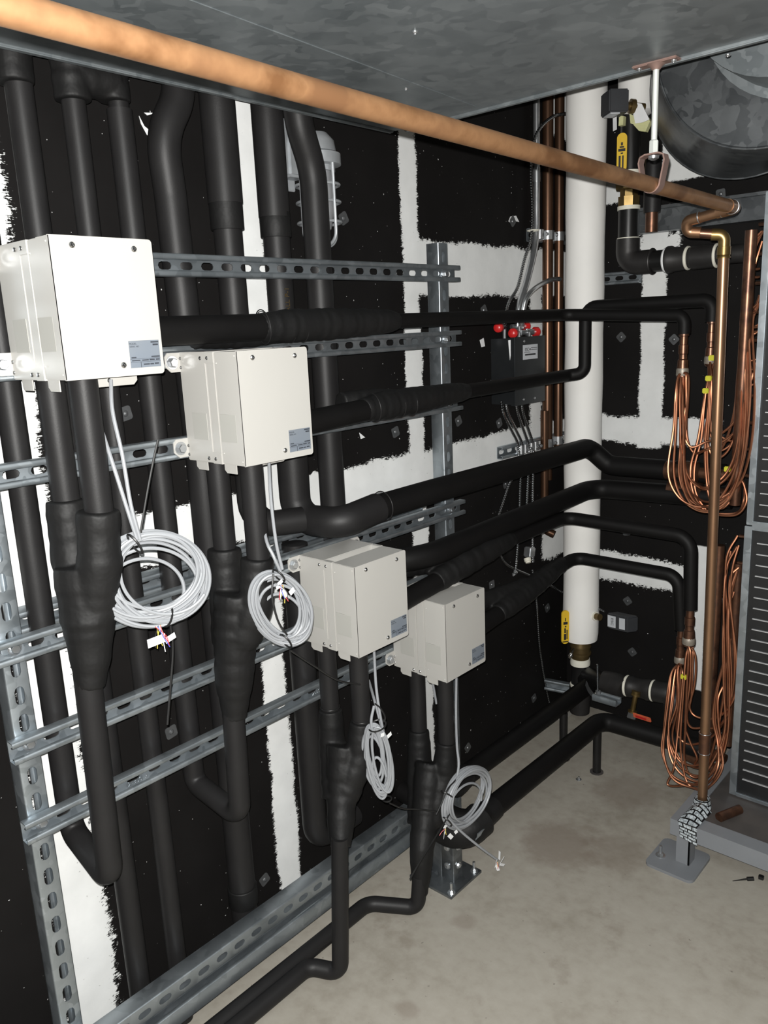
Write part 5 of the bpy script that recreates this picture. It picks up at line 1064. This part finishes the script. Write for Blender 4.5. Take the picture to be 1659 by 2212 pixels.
U2 = [
    [(0.604, 2.320, 1.372), (0.602, 2.310, 1.308), (0.601, 2.300, 1.216), (0.590, 2.290, 1.136), (0.599, 2.280, 1.070), (0.625, 2.280, 1.025), (0.652, 2.280, 1.008), (0.716, 2.280, 1.013), (0.742, 2.280, 1.052), (0.731, 2.290, 1.095), (0.708, 2.300, 1.144), (0.709, 2.310, 1.286), (0.737, 2.330, 1.461)],
    [(0.609, 2.320, 1.372), (0.613, 2.310, 1.282), (0.610, 2.310, 1.188), (0.619, 2.310, 1.094), (0.637, 2.300, 1.043), (0.672, 2.300, 1.036), (0.702, 2.300, 1.104), (0.706, 2.310, 1.247), (0.700, 2.310, 1.387), (0.702, 2.310, 1.511), (0.730, 2.330, 1.528)],
    [(0.616, 2.320, 1.373), (0.617, 2.320, 1.281), (0.615, 2.320, 1.201), (0.637, 2.320, 1.162), (0.674, 2.320, 1.191), (0.698, 2.320, 1.284), (0.699, 2.320, 1.412), (0.712, 2.320, 1.492), (0.731, 2.330, 1.516)],
    [(0.618, 2.330, 1.372), (0.621, 2.330, 1.293), (0.618, 2.330, 1.240), (0.641, 2.330, 1.201), (0.681, 2.330, 1.236), (0.702, 2.330, 1.335), (0.705, 2.330, 1.423), (0.730, 2.340, 1.441)],
    [(0.623, 2.330, 1.372), (0.628, 2.330, 1.307), (0.630, 2.330, 1.254), (0.650, 2.330, 1.222), (0.689, 2.330, 1.217), (0.711, 2.330, 1.283), (0.716, 2.330, 1.360), (0.731, 2.340, 1.375)]]
distributor('upper right copper distributor with yellow tape bands and capillary loops', (0.595, 2.36, 1.545), 0.0125, U2, ((0.607, 2.340, 1.445), (0.608, 2.320, 1.389), (0.605, 2.310, 1.355), (0.683, 2.290, 1.139)), 4)
W1 = [
    [(0.533, 2.330, 0.471), (0.538, 2.300, 0.405), (0.540, 2.270, 0.291), (0.548, 2.250, 0.222), (0.589, 2.220, 0.171), (0.644, 2.220, 0.160), (0.700, 2.220, 0.181), (0.730, 2.240, 0.244), (0.711, 2.270, 0.301), (0.690, 2.280, 0.366), (0.686, 2.290, 0.452), (0.694, 2.310, 0.536)],
    [(0.538, 2.340, 0.465), (0.545, 2.310, 0.371), (0.546, 2.280, 0.272), (0.568, 2.260, 0.208), (0.611, 2.250, 0.172), (0.668, 2.250, 0.173), (0.703, 2.260, 0.233), (0.719, 2.280, 0.329), (0.710, 2.290, 0.459), (0.701, 2.290, 0.604), (0.692, 2.290, 0.746), (0.692, 2.300, 0.850), (0.714, 2.310, 0.913)],
    [(0.546, 2.340, 0.468), (0.555, 2.320, 0.370), (0.540, 2.300, 0.270), (0.574, 2.290, 0.204), (0.609, 2.290, 0.189), (0.651, 2.290, 0.208), (0.697, 2.290, 0.271), (0.716, 2.300, 0.381), (0.711, 2.300, 0.530), (0.701, 2.300, 0.674), (0.705, 2.300, 0.775), (0.719, 2.310, 0.850)],
    [(0.555, 2.340, 0.470), (0.562, 2.320, 0.356), (0.559, 2.320, 0.275), (0.587, 2.320, 0.244), (0.630, 2.320, 0.257), (0.678, 2.320, 0.306), (0.712, 2.310, 0.383), (0.727, 2.300, 0.445), (0.734, 2.290, 0.554), (0.723, 2.290, 0.667), (0.710, 2.290, 0.764), (0.711, 2.290, 0.849), (0.722, 2.300, 0.920)],
    [(0.565, 2.330, 0.476), (0.571, 2.310, 0.379), (0.576, 2.280, 0.266), (0.581, 2.250, 0.185), (0.568, 2.240, 0.130), (0.616, 2.240, 0.144), (0.664, 2.250, 0.168), (0.704, 2.260, 0.225), (0.726, 2.280, 0.316), (0.723, 2.290, 0.462), (0.713, 2.290, 0.607), (0.704, 2.300, 0.717), (0.713, 2.310, 0.776)]]
distributor('lower left copper distributor beside the back wall, its loops reaching near the floor', (0.54, 2.37, 0.605), 0.0135, W1, (), 3)
W2 = [
    [(0.593, 2.280, 0.558), (0.597, 2.260, 0.438), (0.598, 2.250, 0.302), (0.611, 2.240, 0.217), (0.638, 2.230, 0.160), (0.690, 2.230, 0.164), (0.722, 2.250, 0.236), (0.717, 2.270, 0.287), (0.699, 2.280, 0.369), (0.691, 2.290, 0.438), (0.697, 2.310, 0.474)],
    [(0.600, 2.280, 0.560), (0.603, 2.270, 0.436), (0.608, 2.260, 0.317), (0.608, 2.260, 0.238), (0.622, 2.260, 0.183), (0.650, 2.260, 0.174), (0.673, 2.270, 0.209), (0.692, 2.280, 0.305), (0.704, 2.290, 0.427), (0.705, 2.300, 0.543), (0.711, 2.310, 0.629)],
    [(0.607, 2.280, 0.562), (0.608, 2.280, 0.464), (0.599, 2.280, 0.337), (0.616, 2.280, 0.279), (0.640, 2.280, 0.232), (0.634, 2.280, 0.206)],
    [(0.610, 2.290, 0.559), (0.611, 2.290, 0.430), (0.608, 2.290, 0.382), (0.630, 2.290, 0.361), (0.679, 2.290, 0.370), (0.715, 2.290, 0.406), (0.739, 2.290, 0.467), (0.738, 2.290, 0.570), (0.719, 2.290, 0.695), (0.707, 2.290, 0.764), (0.705, 2.300, 0.824), (0.722, 2.310, 0.851)],
    [(0.617, 2.290, 0.561), (0.619, 2.290, 0.463), (0.600, 2.290, 0.364), (0.613, 2.290, 0.321), (0.653, 2.290, 0.331), (0.694, 2.290, 0.347), (0.721, 2.290, 0.402), (0.724, 2.300, 0.489), (0.714, 2.300, 0.604), (0.698, 2.300, 0.731), (0.691, 2.300, 0.814), (0.697, 2.310, 0.897)]]
distributor('lower right copper distributor with dark capillary tubes looping behind the drop pipe', (0.592, 2.30, 0.705), 0.015, W2, ((0.593, 2.270, 0.491),))

# brick-printed tape over the foot of the drop pipe
t = thing('printed_tape', 'black and white brick patterned tape over the front corner of the grey frame', 'tape', (0.71, 2.05, ZF))
def sheet_uv(name, grid, th, mat, parent):
    bm = BM(); uvl = bm.loops.layers.uv.new('UVMap'); rows = [[bm.verts.new(V(p)) for p, _ in r] for r in grid]
    for i in range(len(grid) - 1):
        for j in range(len(grid[0]) - 1):
            f = bm.faces.new((rows[i][j], rows[i][j + 1], rows[i + 1][j + 1], rows[i + 1][j]))
            for l, (a, c_) in zip(f.loops, ((i, j), (i, j + 1), (i + 1, j + 1), (i + 1, j))): l[uvl].uv = grid[a][c_][1]
    o = part(name, bm, mat, parent); md = o.modifiers.new('thickness', 'SOLIDIFY'); md.thickness = th; md.offset = 1; return o
g = []
for i in range(9):
    s = i / 8
    row = []
    for j in range(6):
        u = j / 5
        # from the front face of the beam up and over its top, to the foot of the pipe
        if s < 0.5:
            k = s / 0.5; p = V(0.682 + 0.05 * u + 0.004 * (1 - k), 2.047, 0.102 + 0.044 * k - 0.010 * u * (1 - k))
        else:
            k = (s - 0.5) / 0.5; p = V(0.678 + 0.056 * u + 0.008 * k, 2.047 + 0.085 * k, ZF + 0.004 + 0.022 * math.sin(k * PI * 0.6) * math.sin(u * PI) + 0.006 * k)
        row.append((p, (u * 0.062, s * 0.15)))
    g.append(row)
sheet_uv('tape_strip', g, 0.0012, 'bricktape', t)
g = []
for i in range(5):
    row = []
    for j in range(13):
        a = -0.35 * PI + 1.7 * PI * j / 12 - PI / 2; r_ = 0.0205 + 0.006 * (1 - i / 4)
        row.append((V(0.706 + r_ * math.cos(a), 2.155 + r_ * math.sin(a), ZF + 0.004 + 0.03 * i / 4), (j * 0.012, i * 0.008)))
    g.append(row)
sheet_uv('tape_collar', g, 0.001, 'bricktape', t)

t = thing('copper_offcut', 'short offcut of copper pipe lying on the drain pan behind the printed tape', 'pipe', (0.773, 2.168, 0.152))
a_ = V((0.765, 2.128, 0.153)); c_ = V((0.797, 2.205, 0.153)); dv_ = (c_ - a_).normalized()
lathe(b_ := BM(), a_, dv_, [(0, 0.0135), ((c_ - a_).length, 0.0135), ((c_ - a_).length, 0.011), ((c_ - a_).length - 0.03, 0.011)], 18); part('pipe', b_, 'copper_dark', t)
t = thing('screwdriver_bit', 'small grey pointed bit with a black ferrule lying on the floor at right', 'tool', (0.846, 2.111, 0.000))
a_ = V((0.828, 2.078, 0.004)); c_ = V((0.857, 2.110, 0.005)); e_ = V((0.871, 2.121, 0.006))
part('shank', tube(BM(), [a_, c_], [0.0008, 0.0028], 10), 'iron', t); part('ferrule', tube(BM(), [c_, e_], [0.0058, 0.0058], 14), 'ziptie', t)
prism(b_ := BM(), [V((0.885, 2.142, 0.000)) + V(x, y_, 0) for x, y_ in rounded(0.014, 0.012, 0.003, 3)], (0, 0, 0.009)); solo('plastic_cap', b_, 'ziptie', 'tiny black plastic cap on the floor at the right edge', 'cap', V((0.885, 2.142, 0.000)))
